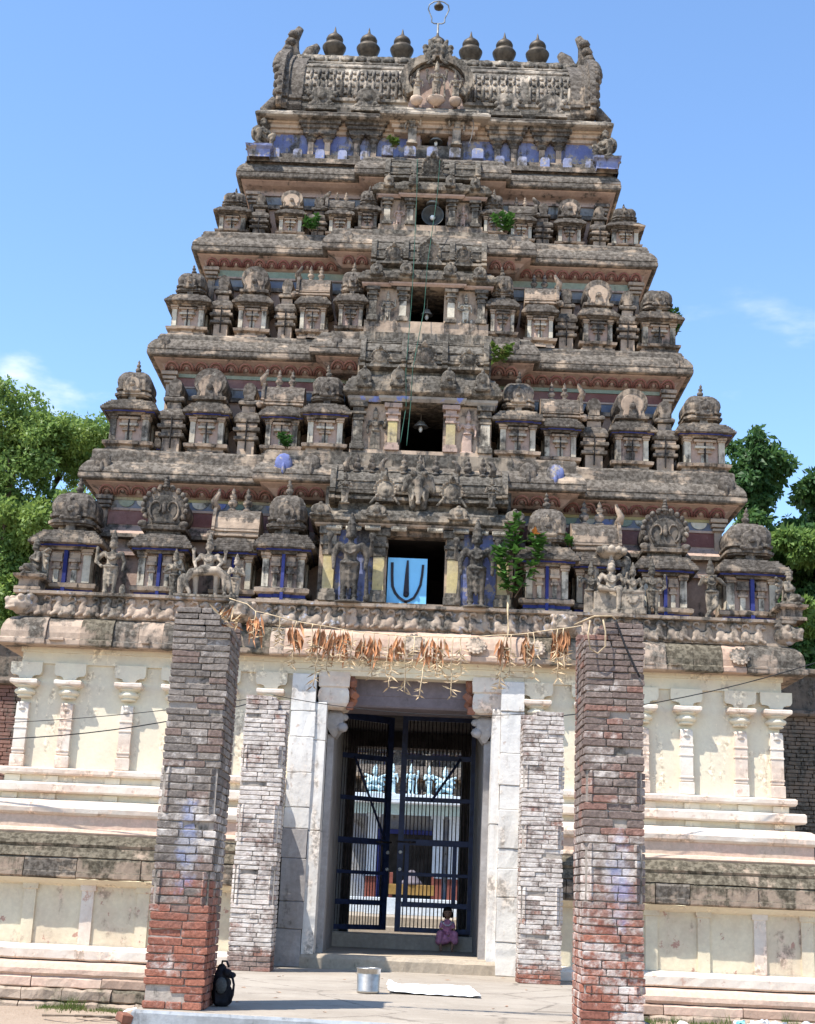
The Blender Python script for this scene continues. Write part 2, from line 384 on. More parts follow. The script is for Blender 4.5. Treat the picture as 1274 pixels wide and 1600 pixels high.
M['brick_wall'] = weathered('old_wall_brick', (0.21, 0.115, 0.09), (0.155, 0.09, 0.075), amt=0.42, up=0.3, pale=0.3, bump=0.8)
# ------------------------------------------------------------------ mesh helpers
COL = scene.collection
def jit(p, amp, fr=9.0):
    v = mnoise.noise_vector(Vector((p[0] * fr, p[1] * fr, p[2] * fr)))
    return (p[0] + v.x * amp, p[1] + v.y * amp, p[2] + v.z * amp)

class MB:
    def __init__(s):
        s.v, s.f, s.mi, s.sm = [], [], [], []
    def add(s, vs, fs, mi=0, sm=False):
        o = len(s.v)
        s.v.extend(vs)
        for f in fs:
            s.f.append([i + o for i in f]); s.mi.append(mi); s.sm.append(sm)
    def box(s, x0, x1, y0, y1, z0, z1, mi=0, b=0.0):
        if b <= 0:
            vs = [(x0, y0, z0), (x1, y0, z0), (x1, y1, z0), (x0, y1, z0), (x0, y0, z1), (x1, y0, z1), (x1, y1, z1), (x0, y1, z1)]
            s.add(vs, [(0, 3, 2, 1), (4, 5, 6, 7), (0, 1, 5, 4), (1, 2, 6, 5), (2, 3, 7, 6), (3, 0, 4, 7)], mi)
        else:
            s.sweep([(x0, y0), (x1, y0), (x1, y1), (x0, y1)], [(-b, z0), (0, z0 + b), (0, z1 - b), (-b, z1)], mi, cap0=True, cap1=True)
    def sweep(s, poly, prof, mi=0, seg=0.0, j=0.0, cap0=False, cap1=False, closed=True, sm=False, sx=1.0):
        """profile [(outward offset, z)] swept round a counter-clockwise plan polygon with mitred corners"""
        n = len(poly)
        nor = []
        ne = n if closed else n - 1
        for i in range(ne):
            a, b = poly[i], poly[(i + 1) % n]
            dx, dy = b[0] - a[0], b[1] - a[1]
            L = math.hypot(dx, dy) or 1e-9
            nor.append((dy / L, -dx / L, L))
        mit = []
        for i in range(n):
            if closed:
                a, b = nor[i - 1], nor[i]
            else:
                a, b = nor[max(i - 1, 0)], nor[min(i, ne - 1)]
            k = 1 + a[0] * b[0] + a[1] * b[1]
            k = max(k, 0.3)
            mit.append(((a[0] + b[0]) / k, (a[1] + b[1]) / k))
        rings = []
        for (o, z) in prof:
            pts = [(p[0] + m[0] * o * sx, p[1] + m[1] * o) for p, m in zip(poly, mit)]
            ring = []
            for i in range(ne):
                a, b = pts[i], pts[(i + 1) % n]
                k = max(1, int(math.ceil(nor[i][2] / seg))) if seg else 1
                for q in range(k):
                    t = q / k
                    ring.append((a[0] + (b[0] - a[0]) * t, a[1] + (b[1] - a[1]) * t, z))
            if not closed:
                ring.append((pts[-1][0], pts[-1][1], z))
            if j:
                ring = [jit(p, j) for p in ring]
            rings.append(ring)
        m = len(rings[0])
        vs = [p for r in rings for p in r]
        fs = []
        for a in range(len(rings) - 1):
            for i in range(m if closed else m - 1):
                i2 = (i + 1) % m
                fs.append((a * m + i, a * m + i2, (a + 1) * m + i2, (a + 1) * m + i))
        if cap0:
            fs.append(tuple(range(m - 1, -1, -1)))
        if cap1:
            fs.append(tuple(range((len(rings) - 1) * m, len(rings) * m)))
        if not closed:
            fs.append(tuple(a * m for a in range(len(rings))))
            fs.append(tuple(a * m + m - 1 for a in range(len(rings) - 1, -1, -1)))
        s.add(vs, fs, mi, sm)
    def lathe(s, prof, c, seg=16, mi=0, sm=True, ax='z'):
        vs, fs = [], []
        m = len(prof)
        for i in range(seg):
            a = 2 * math.pi * i / seg
            for (r, z) in prof:
                if ax == 'z':
                    vs.append((c[0] + r * math.cos(a), c[1] + r * math.sin(a), c[2] + z))
                elif ax == 'y':
                    vs.append((c[0] + r * math.cos(a), c[1] + z, c[2] - r * math.sin(a)))
                else:
                    vs.append((c[0] + z, c[1] + r * math.cos(a), c[2] + r * math.sin(a)))
        for i in range(seg):
            i2 = (i + 1) % seg
            for k in range(m - 1):
                fs.append((i * m + k, i2 * m + k, i2 * m + k + 1, i * m + k + 1))
        if prof[0][0] > 1e-4:
            fs.append(tuple(i * m for i in range(seg - 1, -1, -1)))
        if prof[-1][0] > 1e-4:
            fs.append(tuple(i * m + m - 1 for i in range(seg)))
        s.add(vs, fs, mi, sm)
    def prism(s, pts, y0, y1, mi=0, inset=0.0, sm=False):
        """outline in x,z (counter-clockwise seen from -y) pushed from y0 (front) to y1"""
        n = len(pts)
        cx = sum(p[0] for p in pts) / n; cz = sum(p[1] for p in pts) / n
        vs = []
        if inset:
            vs += [(cx + (p[0] - cx) * (1 - inset), y0, cz + (p[1] - cz) * (1 - inset)) for p in pts]
            vs += [(p[0], y0 + (y1 - y0) * 0.12, p[1]) for p in pts]
        else:
            vs += [(p[0], y0, p[1]) for p in pts]
        vs += [(p[0], y1, p[1]) for p in pts]
        L = len(vs) // n
        fs = [tuple(range(n)), tuple((L - 1) * n + i for i in range(n - 1, -1, -1))]
        for a in range(L - 1):
            for i in range(n):
                i2 = (i + 1) % n
                fs.append((a * n + i, (a + 1) * n + i, (a + 1) * n + i2, a * n + i2))
        s.add(vs, fs, mi, sm)
    def tube(s, pts, r, sides=6, mi=0, sm=True, r1=None):
        pts = [Vector(p) for p in pts]
        n = len(pts)
        vs, fs = [], []
        up = Vector((0.013, 0.31, 0.95)).normalized()
        for i, p in enumerate(pts):
            d = (pts[min(i + 1, n - 1)] - pts[max(i - 1, 0)]).normalized()
            a = d.cross(up)
            if a.length < 0.05:
                a = d.cross(Vector((1, 0, 0)))
            a.normalize()
            b = d.cross(a).normalized()
            rr = r if r1 is None else r + (r1 - r) * i / max(1, n - 1)
            for k in range(sides):
                t = 2 * math.pi * k / sides
                vs.append(tuple(p + a * (rr * math.cos(t)) + b * (rr * math.sin(t))))
        for i in range(n - 1):
            for k in range(sides):
                k2 = (k + 1) % sides
                fs.append((i * sides + k, (i + 1) * sides + k, (i + 1) * sides + k2, i * sides + k2))
        fs.append(tuple(range(sides)))
        fs.append(tuple((n - 1) * sides + k for k in range(sides - 1, -1, -1)))
        s.add(vs, fs, mi, sm)
    def ball(s, c, r, seg=12, mi=0):
        rx, ry, rz = r if hasattr(r, '__len__') else (r, r, r)
        vs, fs = [(c[0], c[1], c[2] - rz)], []
        rows = seg // 2
        for a in range(1, rows):
            t = math.pi * a / rows
            for k in range(seg):
                q = 2 * math.pi * k / seg
                vs.append((c[0] + rx * math.sin(t) * math.cos(q), c[1] + ry * math.sin(t) * math.sin(q), c[2] - rz * math.cos(t)))
        vs.append((c[0], c[1], c[2] + rz))
        for k in range(seg):
            k2 = (k + 1) % seg
            fs.append((0, 1 + k2, 1 + k))
            for a in range(rows - 2):
                o = 1 + a * seg
                fs.append((o + k, o + k2, o + seg + k2, o + seg + k))
            o = 1 + (rows - 2) * seg
            fs.append((o + k, o + k2, len(vs) - 1))
        s.add(vs, fs, mi, True)
    def cone(s, p0, p1, r0, r1, seg=10, mi=0):
        """rounded tapered limb"""
        p0, p1 = Vector(p0), Vector(p1)
        s.ball(p0, r0, seg, mi); s.ball(p1, r1, seg, mi)
        d = (p1 - p0)
        if d.length < 1e-5:
            return
        d.normalize()
        a = d.cross(Vector((0.3, 0.2, 0.9))).normalized(); b = d.cross(a)
        vs, fs = [], []
        for p, r in ((p0, r0), (p1, r1)):
            for k in range(seg):
                t = 2 * math.pi * k / seg
                vs.append(tuple(p + a * (r * math.cos(t)) + b * (r * math.sin(t))))
        for k in range(seg):
            k2 = (k + 1) % seg
            fs.append((k, seg + k, seg + k2, k2))
        fs.append(tuple(range(seg))); fs.append(tuple(range(2 * seg - 1, seg - 1, -1)))
        s.add(vs, fs, mi, True)
    def jitter(s, amp, fr=9.0):
        s.v = [jit(p, amp, fr) for p in s.v]
        return s
    def mesh(s, name, mats):
        me = bpy.data.meshes.new(name)
        me.from_pydata(s.v, [], s.f)
        for m in mats:
            me.materials.append(M[m] if isinstance(m, str) else m)
        me.polygons.foreach_set('material_index', s.mi)
        me.polygons.foreach_set('use_smooth', s.sm)
        me.update()
        return me

def wloc(o):
    v = Vector((0, 0, 0))
    while o is not None:
        v = v + o.location
        o = o.parent
    return v
def put(name, me, parent=None, loc=(0, 0, 0), rot=(0, 0, 0), scale=(1, 1, 1), label=None, cat=None, group=None, kind=None):
    """loc is the world position of the mesh origin (parents are only ever moved, never turned)"""
    o = bpy.data.objects.new(name, me)
    COL.objects.link(o)
    o.location = Vector(loc)
    if parent is not None:
        o.parent = parent
        o.location = Vector(loc) - wloc(parent)
    o.rotation_euler = rot
    o.scale = scale
    for k, v in (('label', label), ('category', cat), ('group', group), ('kind', kind)):
        if v:
            o[k] = v
    return o
def sub(name, me, parent, off=(0, 0, 0), rot=(0, 0, 0), scale=(1, 1, 1), kind=None, label=None):
    """a child whose place is given in its parent's own space"""
    o = bpy.data.objects.new(name, me)
    COL.objects.link(o)
    o.parent = parent
    o.location = off
    o.rotation_euler = rot
    o.scale = scale
    if kind: o['kind'] = kind
    if label: o['label'] = label
    return o
def empty(name, loc, label, cat, group=None):
    o = bpy.data.objects.new(name, None)
    COL.objects.link(o)
    o.location = loc
    o.empty_display_size = 0.1
    o['label'] = label; o['category'] = cat
    if group: o['group'] = group
    return o
def remeshed(mb, name, mats, voxel, smooth=4, jamp=0.0):
    """melt overlapping solids into one continuous skin"""
    me0 = mb.mesh(name + '_raw', mats)
    o = bpy.data.objects.new('remesh_tmp', me0)
    COL.objects.link(o)
    r = o.modifiers.new('r', 'REMESH'); r.mode = 'VOXEL'; r.voxel_size = voxel; r.use_smooth_shade = True
    if smooth:
        q = o.modifiers.new('s', 'SMOOTH'); q.factor = 0.5; q.iterations = smooth
    dg = bpy.context.evaluated_depsgraph_get()
    dg.update()
    me = bpy.data.meshes.new_from_object(o.evaluated_get(dg))
    me.name = name
    me.materials.clear()
    for m in mats:
        me.materials.append(M[m] if isinstance(m, str) else m)
    bpy.data.objects.remove(o); bpy.data.meshes.remove(me0)
    return me
def rect(x0, x1, y0, y1):
    return [(x0, y0), (x1, y0), (x1, y1), (x0, y1)]
def stepped(xl, xr, yf, yb, c, hw, pr):
    """rectangle with a central front projection"""
    return [(xl, yf), (c - hw, yf), (c - hw, yf - pr), (c + hw, yf - pr), (c + hw, yf), (xr, yf), (xr, yb), (xl, yb)]
# ------------------------------------------------------------------ miniature shrines and ornaments
def horseshoe(w, h, n=22, foot=0.40):
    pts = [(-foot * w, 0), (foot * w, 0), (foot * w, 0.06 * h)]
    for i in range(n + 1):
        a = R(-42 + 264 * i / n)
        pts.append((0.5 * w * math.cos(a), 0.53 * h + 0.47 * h * math.sin(a)))
    pts.append((-foot * w, 0.06 * h))
    return pts
def extr_x(mb, pts, x0, x1, mi=0, n=1, j=0.0):
    m = len(pts)
    vs, fs = [], []
    for k in range(n + 1):
        x = x0 + (x1 - x0) * k / n
        for p in pts:
            q = (x, p[0], p[1])
            vs.append(jit(q, j) if j else q)
    for k in range(n):
        for i in range(m):
            i2 = (i + 1) % m
            fs.append((k * m + i, k * m + i2, (k + 1) * m + i2, (k + 1) * m + i))
    fs.append(tuple(range(m - 1, -1, -1))); fs.append(tuple(n * m + i for i in range(m)))
    mb.add(vs, fs, mi)
FIN = [(0.0, 0.0), (0.30, 0.0), (0.34, 0.05), (0.20, 0.12), (0.16, 0.16), (0.30, 0.24), (0.36, 0.33), (0.30, 0.42), (0.14, 0.48),
       (0.22, 0.54), (0.26, 0.61), (0.20, 0.68), (0.10, 0.72), (0.15, 0.78), (0.15, 0.84), (0.06, 0.92), (0.0, 1.0)]
def fin_mesh(h, mat, k=0.55):
    mb = MB(); mb.lathe([(r * h * k, z * h) for r, z in FIN], (0, 0, 0), 12)
    return mb.mesh('finial', [mat])
def kudu(mb, cx, y, z, w, h, mi=0, d=0.06, rich=False):
    """horseshoe medallion stuck on a cornice or dome"""
    o = [(cx + p[0], z + p[1]) for p in horseshoe(w, h, 14)]
    mb.prism(o, y - d, y + 0.10, mi, 0.14)
    mb.lathe([(0.0, -0.035), (w * 0.16, -0.03), (w * 0.20, 0.0), (w * 0.2, 0.05)], (cx, y - d, z + h * 0.52), 10, mi, ax='y')
    mb.ball((cx, y - d * 0.3, z + h * 1.02), (w * 0.13, d, h * 0.14), 8, mi)
    for s in (-1, 1):
        mb.ball((cx + s * w * 0.42, y - d * 0.3, z + h * 0.12), (w * 0.16, d, h * 0.13), 8, mi)

def shrine_body(w, d, H, t):
    mb = MB()
    ba = 0.13 * H
    mb.sweep(stepped(-w * .47, w * .47, 0.03, d, 0, w * .2, 0.035),
             [(-.02, 0), (-.02, .25 * ba), (-.05, .33 * ba), (-.05, .55 * ba), (.01, .66 * ba), (.02, .92 * ba), (-.01, ba), (-.10 * w, ba)],
             0, 0.09, 0.007, cap1=True)
    if t <= 1:
        mb.sweep(stepped(-w * .47, w * .47, 0.03, d, 0, w * .2, 0.035), [(-.046, .34 * ba), (-.046, .56 * ba)], 2)
    z0, z1 = ba, 0.44 * H
    mb.sweep(rect(-w * .35, w * .35, 0.09, d), [(0, z0), (0, z1)], 0, 0.1, 0.005)
    pw = 0.115 * w
    for s in (-1, 1):
        x = s * w * .315
        mb.box(x - pw / 2, x + pw / 2, 0.035, 0.3 * d, z0, z1 - .05 * H, 1, 0.008)
        mb.box(x - pw * .68, x + pw * .68, 0.015, 0.32 * d, z1 - .055 * H, z1 - .03 * H, 0, 0.006)
        mb.box(x - pw * .8, x + pw * .8, 0.0, 0.34 * d, z1 - .03 * H, z1, 0, 0.006)
        # side wall pilaster towards the back
        mb.box(s * w * .37 - .02, s * w * .37 + .02, 0.6 * d, 0.8 * d, z0, z1 - .02, 1)
        if t > 1: continue
        # little aedicule either side of the slot
        x = s * w * .135
        q = 0.07 * w
        mb.box(x - q * .55, x + q * .55, 0.03, 0.09, z0, z0 + .12 * H, 1, 0.004)
        mb.box(x - q * 1.0, x + q * 1.0, 0.012, 0.09, z0 + .12 * H, z0 + .145 * H, 0, 0.004)
        mb.box(x - q * .7, x + q * .7, 0.026, 0.09, z0 + .145 * H, z0 + .185 * H, 0, 0.004)
        mb.box(x - q * 1.25, x + q * 1.25, 0.0, 0.09, z0 + .185 * H, z0 + .215 * H, 0, 0.004)
        mb.box(x - q * 1.1, x + q * 1.1, 0.018, 0.09, z0 + .215 * H, z0 + .27 * H, 0, 0.004)
    if t > 1:       # one small aedicule fills the niche
        for hw, za, zb, y, mi in ((.065, 0, .115, .05, 1), (.13, .115, .14, .02, 0), (.10, .14, .17, .035, 0), (.185, .17, .20, .0, 1), (.15, .20, .245, .02, 0), (.205, .245, .275, -.005, 0)):
            mb.box(-hw * w, hw * w, y, .09, z0 + za * H, z0 + zb * H, mi, .004)
    mb.box(-w * .25, w * .25, 0.075, 0.10, z0 + .0, z1 - .03, 3)
    q = 0.028 * w if t == 1 else 0.014 * w
    mb.box(-q, q, -0.01 if t == 1 else 0.0, 0.10, 0.02 if t == 1 else z0, z1 - 0.005, 2 if t == 1 else 4, 0.003)  # upper storeys: dark strip paints the shade of a groove
    return mb.mesh('shrine_body', ['shrine_body', 'shrine_pale', 'blue_dark', 'wall_pink', 'void'])
def shrine_eave(w, d, H, t):
    mb = MB()
    z = 0.42 * H
    e = 0.20 * w
    st = stepped(-w * .36, w * .36, 0.06, d, 0, w * .19, 0.035)
    pr = [(-.02, 0), (.25, .004), (.28, .022), (.60, .030), (.62, .042), (.97, .047), (1.0, .053), (1.0, .074), (.90, .079), (.895, .094), (.74, .099), (.73, .116), (.58, .121), (.57, .138), (.42, .143), (.41, .160), (.24, .166), (.22, .184), (-.10, .190)]
    mb.sweep(st, [(o * e, z + q * H) for o, q in pr], 0, 0.055, 0.0075, cap1=True)
    if t <= 2:
        mb.sweep(st, [(.63 * e, z + .026 * H), (.64 * e, z + .044 * H)], 1)
    return mb.mesh('shrine_eave', ['shrine', 'blue_dark'])
def shrine_dome(w, d, H, t):
    mb = MB()
    a, c = 0.27 * w, 0.06 * w
    y0, y1 = 0.10, max(0.10 + 2 * a * 0.9, d * 0.9)
    p = [(-a + c, y0), (a - c, y0), (a, y0 + c), (a, y1 - c), (a - c, y1), (-a + c, y1), (-a, y1 - c), (-a, y0 + c)]
    W = w
    pr = [(-.055, .59), (-.055, .655), (.05, .660), (.052, .672), (.088, .676), (.092, .700), (.06, .704), (.06, .712), (.025, .716), (.025, .732), (.070, .738), (.078, .742), (.078, .766), (.045, .772), (.045, .784), (.052, .80), (.062, .835), (.060, .865), (.048, .895), (.030, .915), (.020, .918), (.0, .942), (-.05, .965), (-.09, .970), (-.13, .988), (-.2, .995)]
    mb.sweep(p, [(o * W, q * H) for o, q in pr], 0, 0.055, 0.0075, cap1=True)
    kudu(mb, 0, y0 - .075 * W, .70 * H, .30 * W, .19 * H, 0, .05)
    mb.box(-.07 * W, .07 * W, y0 - .03, y0 + .06, .60 * H, .70 * H, 0, .004)
    return mb.mesh('shrine_dome', ['shrine'])
def shrine_gable(w, d, H, t):
    """horseshoe gable of the apsidal shrines"""
    mb = MB()
    mb.sweep(rect(-.30 * w, .30 * w, 0.08, d), [(0, .59 * H), (0, .64 * H), (.09 * w, .65 * H), (.10 * w, .68 * H), (.04 * w, .70 * H)], 0, .08, .008, cap1=True)
    gw, gh = .76 * w, .37 * H
    z = .665 * H
    o = [(p[0], z + p[1]) for p in horseshoe(gw, gh)]
    mb.prism(o, 0.03, d, 0, 0.05)
    if t == 1:
        i = [(p[0], z + .04 * H + p[1]) for p in horseshoe(gw * .66, gh * .72)]
        mb.prism(i, 0.0, 0.08, 2, 0.10)
        for s in (-1, 1):
            pts = []
            for q in range(15):
                a = R(250 - 300 * q / 14); rr = (.19 - .009 * q) * w
                pts.append((s * (.13 * w - rr * math.cos(a) * .75), -.005 - .001 * q, z + .17 * H + rr * math.sin(a) * 1.05))
            mb.tube(pts, .022, 6, 0, True, .013)
            mb.ball((s * .36 * w, 0.0, z + .03 * H), (.09 * w, .04, .035 * H), 8, 0)
        for k in range(15):
            a = R(-30 + 240 * k / 14)
            mb.ball((.50 * gw * math.cos(a), 0.03, z + .53 * gh + .48 * gh * math.sin(a)), (.05 * w, .05, .032 * H), 8, 0)
        mb.ball((0, -.02, z + .18 * H), (.045 * w, .04, .06 * H), 8, 0)
        for k in range(4):
            mb.ball((0, 0.02, z + gh + .012 * H + k * .028 * H), (.075 * w - k * .012 * w, .06, .022 * H), 8, 0)
        for s in (-1, 1):
            mb.ball((s * .10 * w, 0.02, z + gh * 1.02), (.05 * w, .05, .025 * H), 8, 0)
    else:
        i = [(p[0], z + .015 * H + p[1]) for p in horseshoe(gw * .70, gh * .74)]
        mb.prism(i, 0.012, 0.08, 1, 0.10)
        mb.box(-.09 * w, .09 * w, -0.01, .06, z - .02 * H, z + .12 * H, 0, .01)
        mb.ball((0, -.01, z + .13 * H), (.08 * w, .04, .04 * H), 8, 0)
    return mb.mesh('horseshoe_gable', ['shrine', 'shrine_body', 'statue_dark', 'shrine_pale'])
def slim_shrine(w, d, H):
    mb = MB()
    def b(hw, y, z0, z1, mi=0, e=.012):
        mb.sweep(rect(-hw, hw, y, d), [(-e, z0 * H), (0, z0 * H + e), (0, z1 * H - e), (-e, z1 * H)], mi, .07, .007, cap0=True, cap1=True)
    b(.34 * w, .06, 0, .22, 1); b(.52 * w, .02, .22, .27); b(.40 * w, .05, .27, .33, 1); b(.56 * w, .0, .33, .38); b(.44 * w, .03, .38, .44, 1)
    mb.sweep(rect(-.42 * w, .42 * w, .06, d), [(0, .44 * H), (.12 * w, .45 * H), (.14 * w, .49 * H), (.06 * w, .55 * H), (-.06 * w, .59 * H)], 0, .07, .009, cap1=True)
    b(.28 * w, .09, .58, .68, 1)
    mb.sweep(rect(-.32 * w, .32 * w, .08, d), [(0, .68 * H), (.10 * w, .69 * H), (.11 * w, .72 * H), (.02 * w, .75 * H)], 0, .07, .007, cap1=True)
    o = [(p[0], .73 * H + p[1]) for p in horseshoe(.62 * w, .26 * H, 14)]
    mb.prism(o, .05, d, 0, .12)
    q = .02 * w
    mb.box(-q, q, -.012, .1, .08 * H, .46 * H, 2)  # groove shade painted as a dark strip
    return mb.mesh('slim_shrine', ['shrine', 'shrine_body', 'void'])
def barrel_section(y0, y1, z0, z1, n=14):
    """front-to-back section of a wagon roof: lip, bulging side, rounded top"""
    cy = (y0 + y1) / 2; hy = (y1 - y0) / 2; h = z1 - z0
    p = [(y0 + .10 * hy, z0), (y0 - .06 * hy, z0 + .04 * h), (y0 - .06 * hy, z0 + .10 * h), (y0 + .10 * hy, z0 + .14 * h), (y0 + .10 * hy, z0 + .18 * h), (y0 + .02 * hy, z0 + .20 * h), (y0 + .02 * hy, z0 + .25 * h), (y0 + .12 * hy, z0 + .28 * h)]
    arc = []
    for i in range(n + 1):
        a = math.pi * (1 - i / n)
        arc.append((cy + .90 * hy * math.cos(a) , z0 + .30 * h + .70 * h * math.sin(a) ** 0.85))
    p += arc
    p += [(2 * cy - q[0], q[1]) for q in reversed(p[:8])]
    return p
def half_shala(w, d, H, sgn, t):
    """wagon-roofed shrine joining the flank of the bay; its gable end looks outward (sgn)"""
    body = shrine_body(w, d, H, t)
    mb = MB()
    e0, e1 = -.47 * w, .47 * w
    z0, z1 = .62 * H, .93 * H
    mb.sweep(rect(-.30 * w, .30 * w, .1, d), [(0, .58 * H), (0, .66 * H)], 0, .1, .005)
    extr_x(mb, barrel_section(.06, d, z0, z1), e0, e1, 0, 8, .008)
    xe = sgn * .47 * w
    sec = [(p[0], p[1]) for p in barrel_section(.02, d + .04, z0 - .01, z1 + .05 * H)]
    extr_x(mb, sec, min(xe, xe + sgn * .05), max(xe, xe + sgn * .05), 0, 1, .006)
    mb.tube([(xe + sgn * .03, .25, z1 - .02), (xe + sgn * .06, .22, z1 + .06 * H), (xe + sgn * .0, .2, z1 + .12 * H), (xe - sgn * .02, .2, z1 + .17 * H)], .07, 8, 0, True, .02)
    mb.ball((xe + sgn * .07, .06, z0 + .02), (.06, .06, .05 * H), 8, 0)
    return body, mb.mesh('wagon_roof', ['shrine_body' if t < 4 else 'shrine'])
def trefoil(mb, w, h, d=.07):
    for s in (-1, 1):
        mb.ball((s * .25 * w, 0, .27 * h), (.26 * w, d, .26 * h), 12)
    mb.ball((0, -.02, .60 * h), (.34 * w, d, .40 * h), 12)
    for s in (-1, 1):
        mb.ball((s * .46 * w, 0, .12 * h), (.16 * w, d, .13 * h), 10)
    mb.ball((0, -.06, .35 * h), (.08 * w, d * .7, .25 * h), 8)
PETAL = {}
def petal_mesh(w, h):
    key = (round(w, 3), round(h, 3))
    if key not in PETAL:
        mb = MB()
        for k, (sc, r) in enumerate(((1.0, .022), (.62, .016))):
            pts = []
            for i in range(9):
                a = math.pi * i / 8
                pts.append((.44 * w * sc * math.cos(a), -.008, -h * .38 + h * .80 * sc * math.sin(a) ** .8))
            mb.tube(pts, r, 5, 0)
        mb.ball((0, 0, -h * .12), (.14 * w, .02, .26 * h), 8, 1)
        PETAL[key] = mb.mesh('petal', ['petal', 'wall_pink'])
    return PETAL[key]
# ------------------------------------------------------------------ carved figures (facing -y, unit height)
def torso(mb, z=0.0, lean=0.0, x=0.0):
    mb.ball((x, 0, .445 + z), (.098, .072, .07))
    mb.cone((x, 0, .47 + z), (x + lean, -.005, .60 + z), .070, .085)
    mb.ball((x + lean, -.012, .605 + z), (.118, .074, .068))
    for s in (-1, 1):
        mb.ball((x + lean + s * .122, 0, .642 + z), .045)
        mb.ball((x + lean + s * .05, -.07, .615 + z), .030)
    mb.tube([(x + lean - .10, -.03, .66 + z), (x + lean - .05, -.088, .56 + z), (x + lean, -.10, .53 + z), (x + lean + .05, -.088, .56 + z), (x + lean + .10, -.03, .66 + z)], .014, 6)
    mb.tube([(x - .105, -.02, .45 + z), (x - .05, -.08, .435 + z), (x + .05, -.08, .435 + z), (x + .105, -.02, .45 + z)], .02, 6)
def head(mb, c, crown=0.2, turn=0.0, hood=False):
    x, y, z = c
    mb.cone((x, y, z - .10), (x, y, z - .04), .034, .032)
    mb.ball((x, y - .01, z), (.052, .058, .064))
    q = (math.sin(turn) * .058, -math.cos(turn) * .064)
    mb.ball((x + q[0], y + q[1], z - .005), (.011, .014, .02), 6)
    mb.ball((x + q[0] * .9, y + q[1] * .9, z - .035), (.020, .012, .010), 6)
    for s in (-1, 1):
        mb.ball((x + s * .055, y + .005, z - .01), (.015, .02, .035), 6)
    if crown:
        mb.cone((x, y, z + .05), (x, y, z + .05 + crown * .62), .056, .034)
        mb.lathe([(.064, 0), (.068, .012), (.06, .024)], (x, y, z + .035), 12)
        mb.lathe([(.056, 0), (.058, .01), (.05, .02)], (x, y, z + .05 + crown * .3), 12)
        mb.ball((x, y, z + .06 + crown * .75), (.022, .022, .035))
def legs(mb, spread=.055, skirt=True, bend=0.0):
    for s in (-1, 1):
        mb.ball((s * spread * 1.15, -.035, .022), (.032, .058, .022))
        mb.cone((s * spread * 1.1, 0, .045), (s * spread * 1.05, -.012, .235), .030, .042)
        mb.cone((s * spread * 1.05, -.012, .235), (s * .055, 0, .43), .044, .062)
        mb.lathe([(.040, 0), (.046, .012), (.040, .024)], (s * spread * 1.1, 0, .055), 10)
    if skirt:
        mb.ball((0, .01, .31), (.092, .05, .15))
        mb.cone((0, -.055, .43), (.0, -.05, .13), .022, .015)
        for k in range(4):
            zz = .40 - k * .075
            mb.tube([(-.10 + k * .008, -.02, zz + .03), (0, -.085 + k * .008, zz - .015), (.10 - k * .008, -.02, zz + .03)], .010, 5)
def arm(mb, s, elbow, hand, z=0.0, x=0.0, r=1.0):
    a = (x + s * .13, 0, .64 + z)
    e = (x + s * elbow[0], elbow[1], elbow[2] + z); h = (x + s * hand[0], hand[1], hand[2] + z)
    mb.cone(a, e, .038 * r, .030 * r); mb.cone(e, h, .030 * r, .022 * r)
    mb.ball(h, (.024 * r, .028 * r, .034 * r))
    return h
DOWN = ((.185, .0, .51), (.175, -.05, .385))
AKIM = ((.23, .02, .52), (.135, -.06, .44))
BLESS = ((.19, -.01, .52), (.20, -.10, .60))
CHEST = ((.18, -.02, .51), (.03, -.10, .575))
FIG = {}
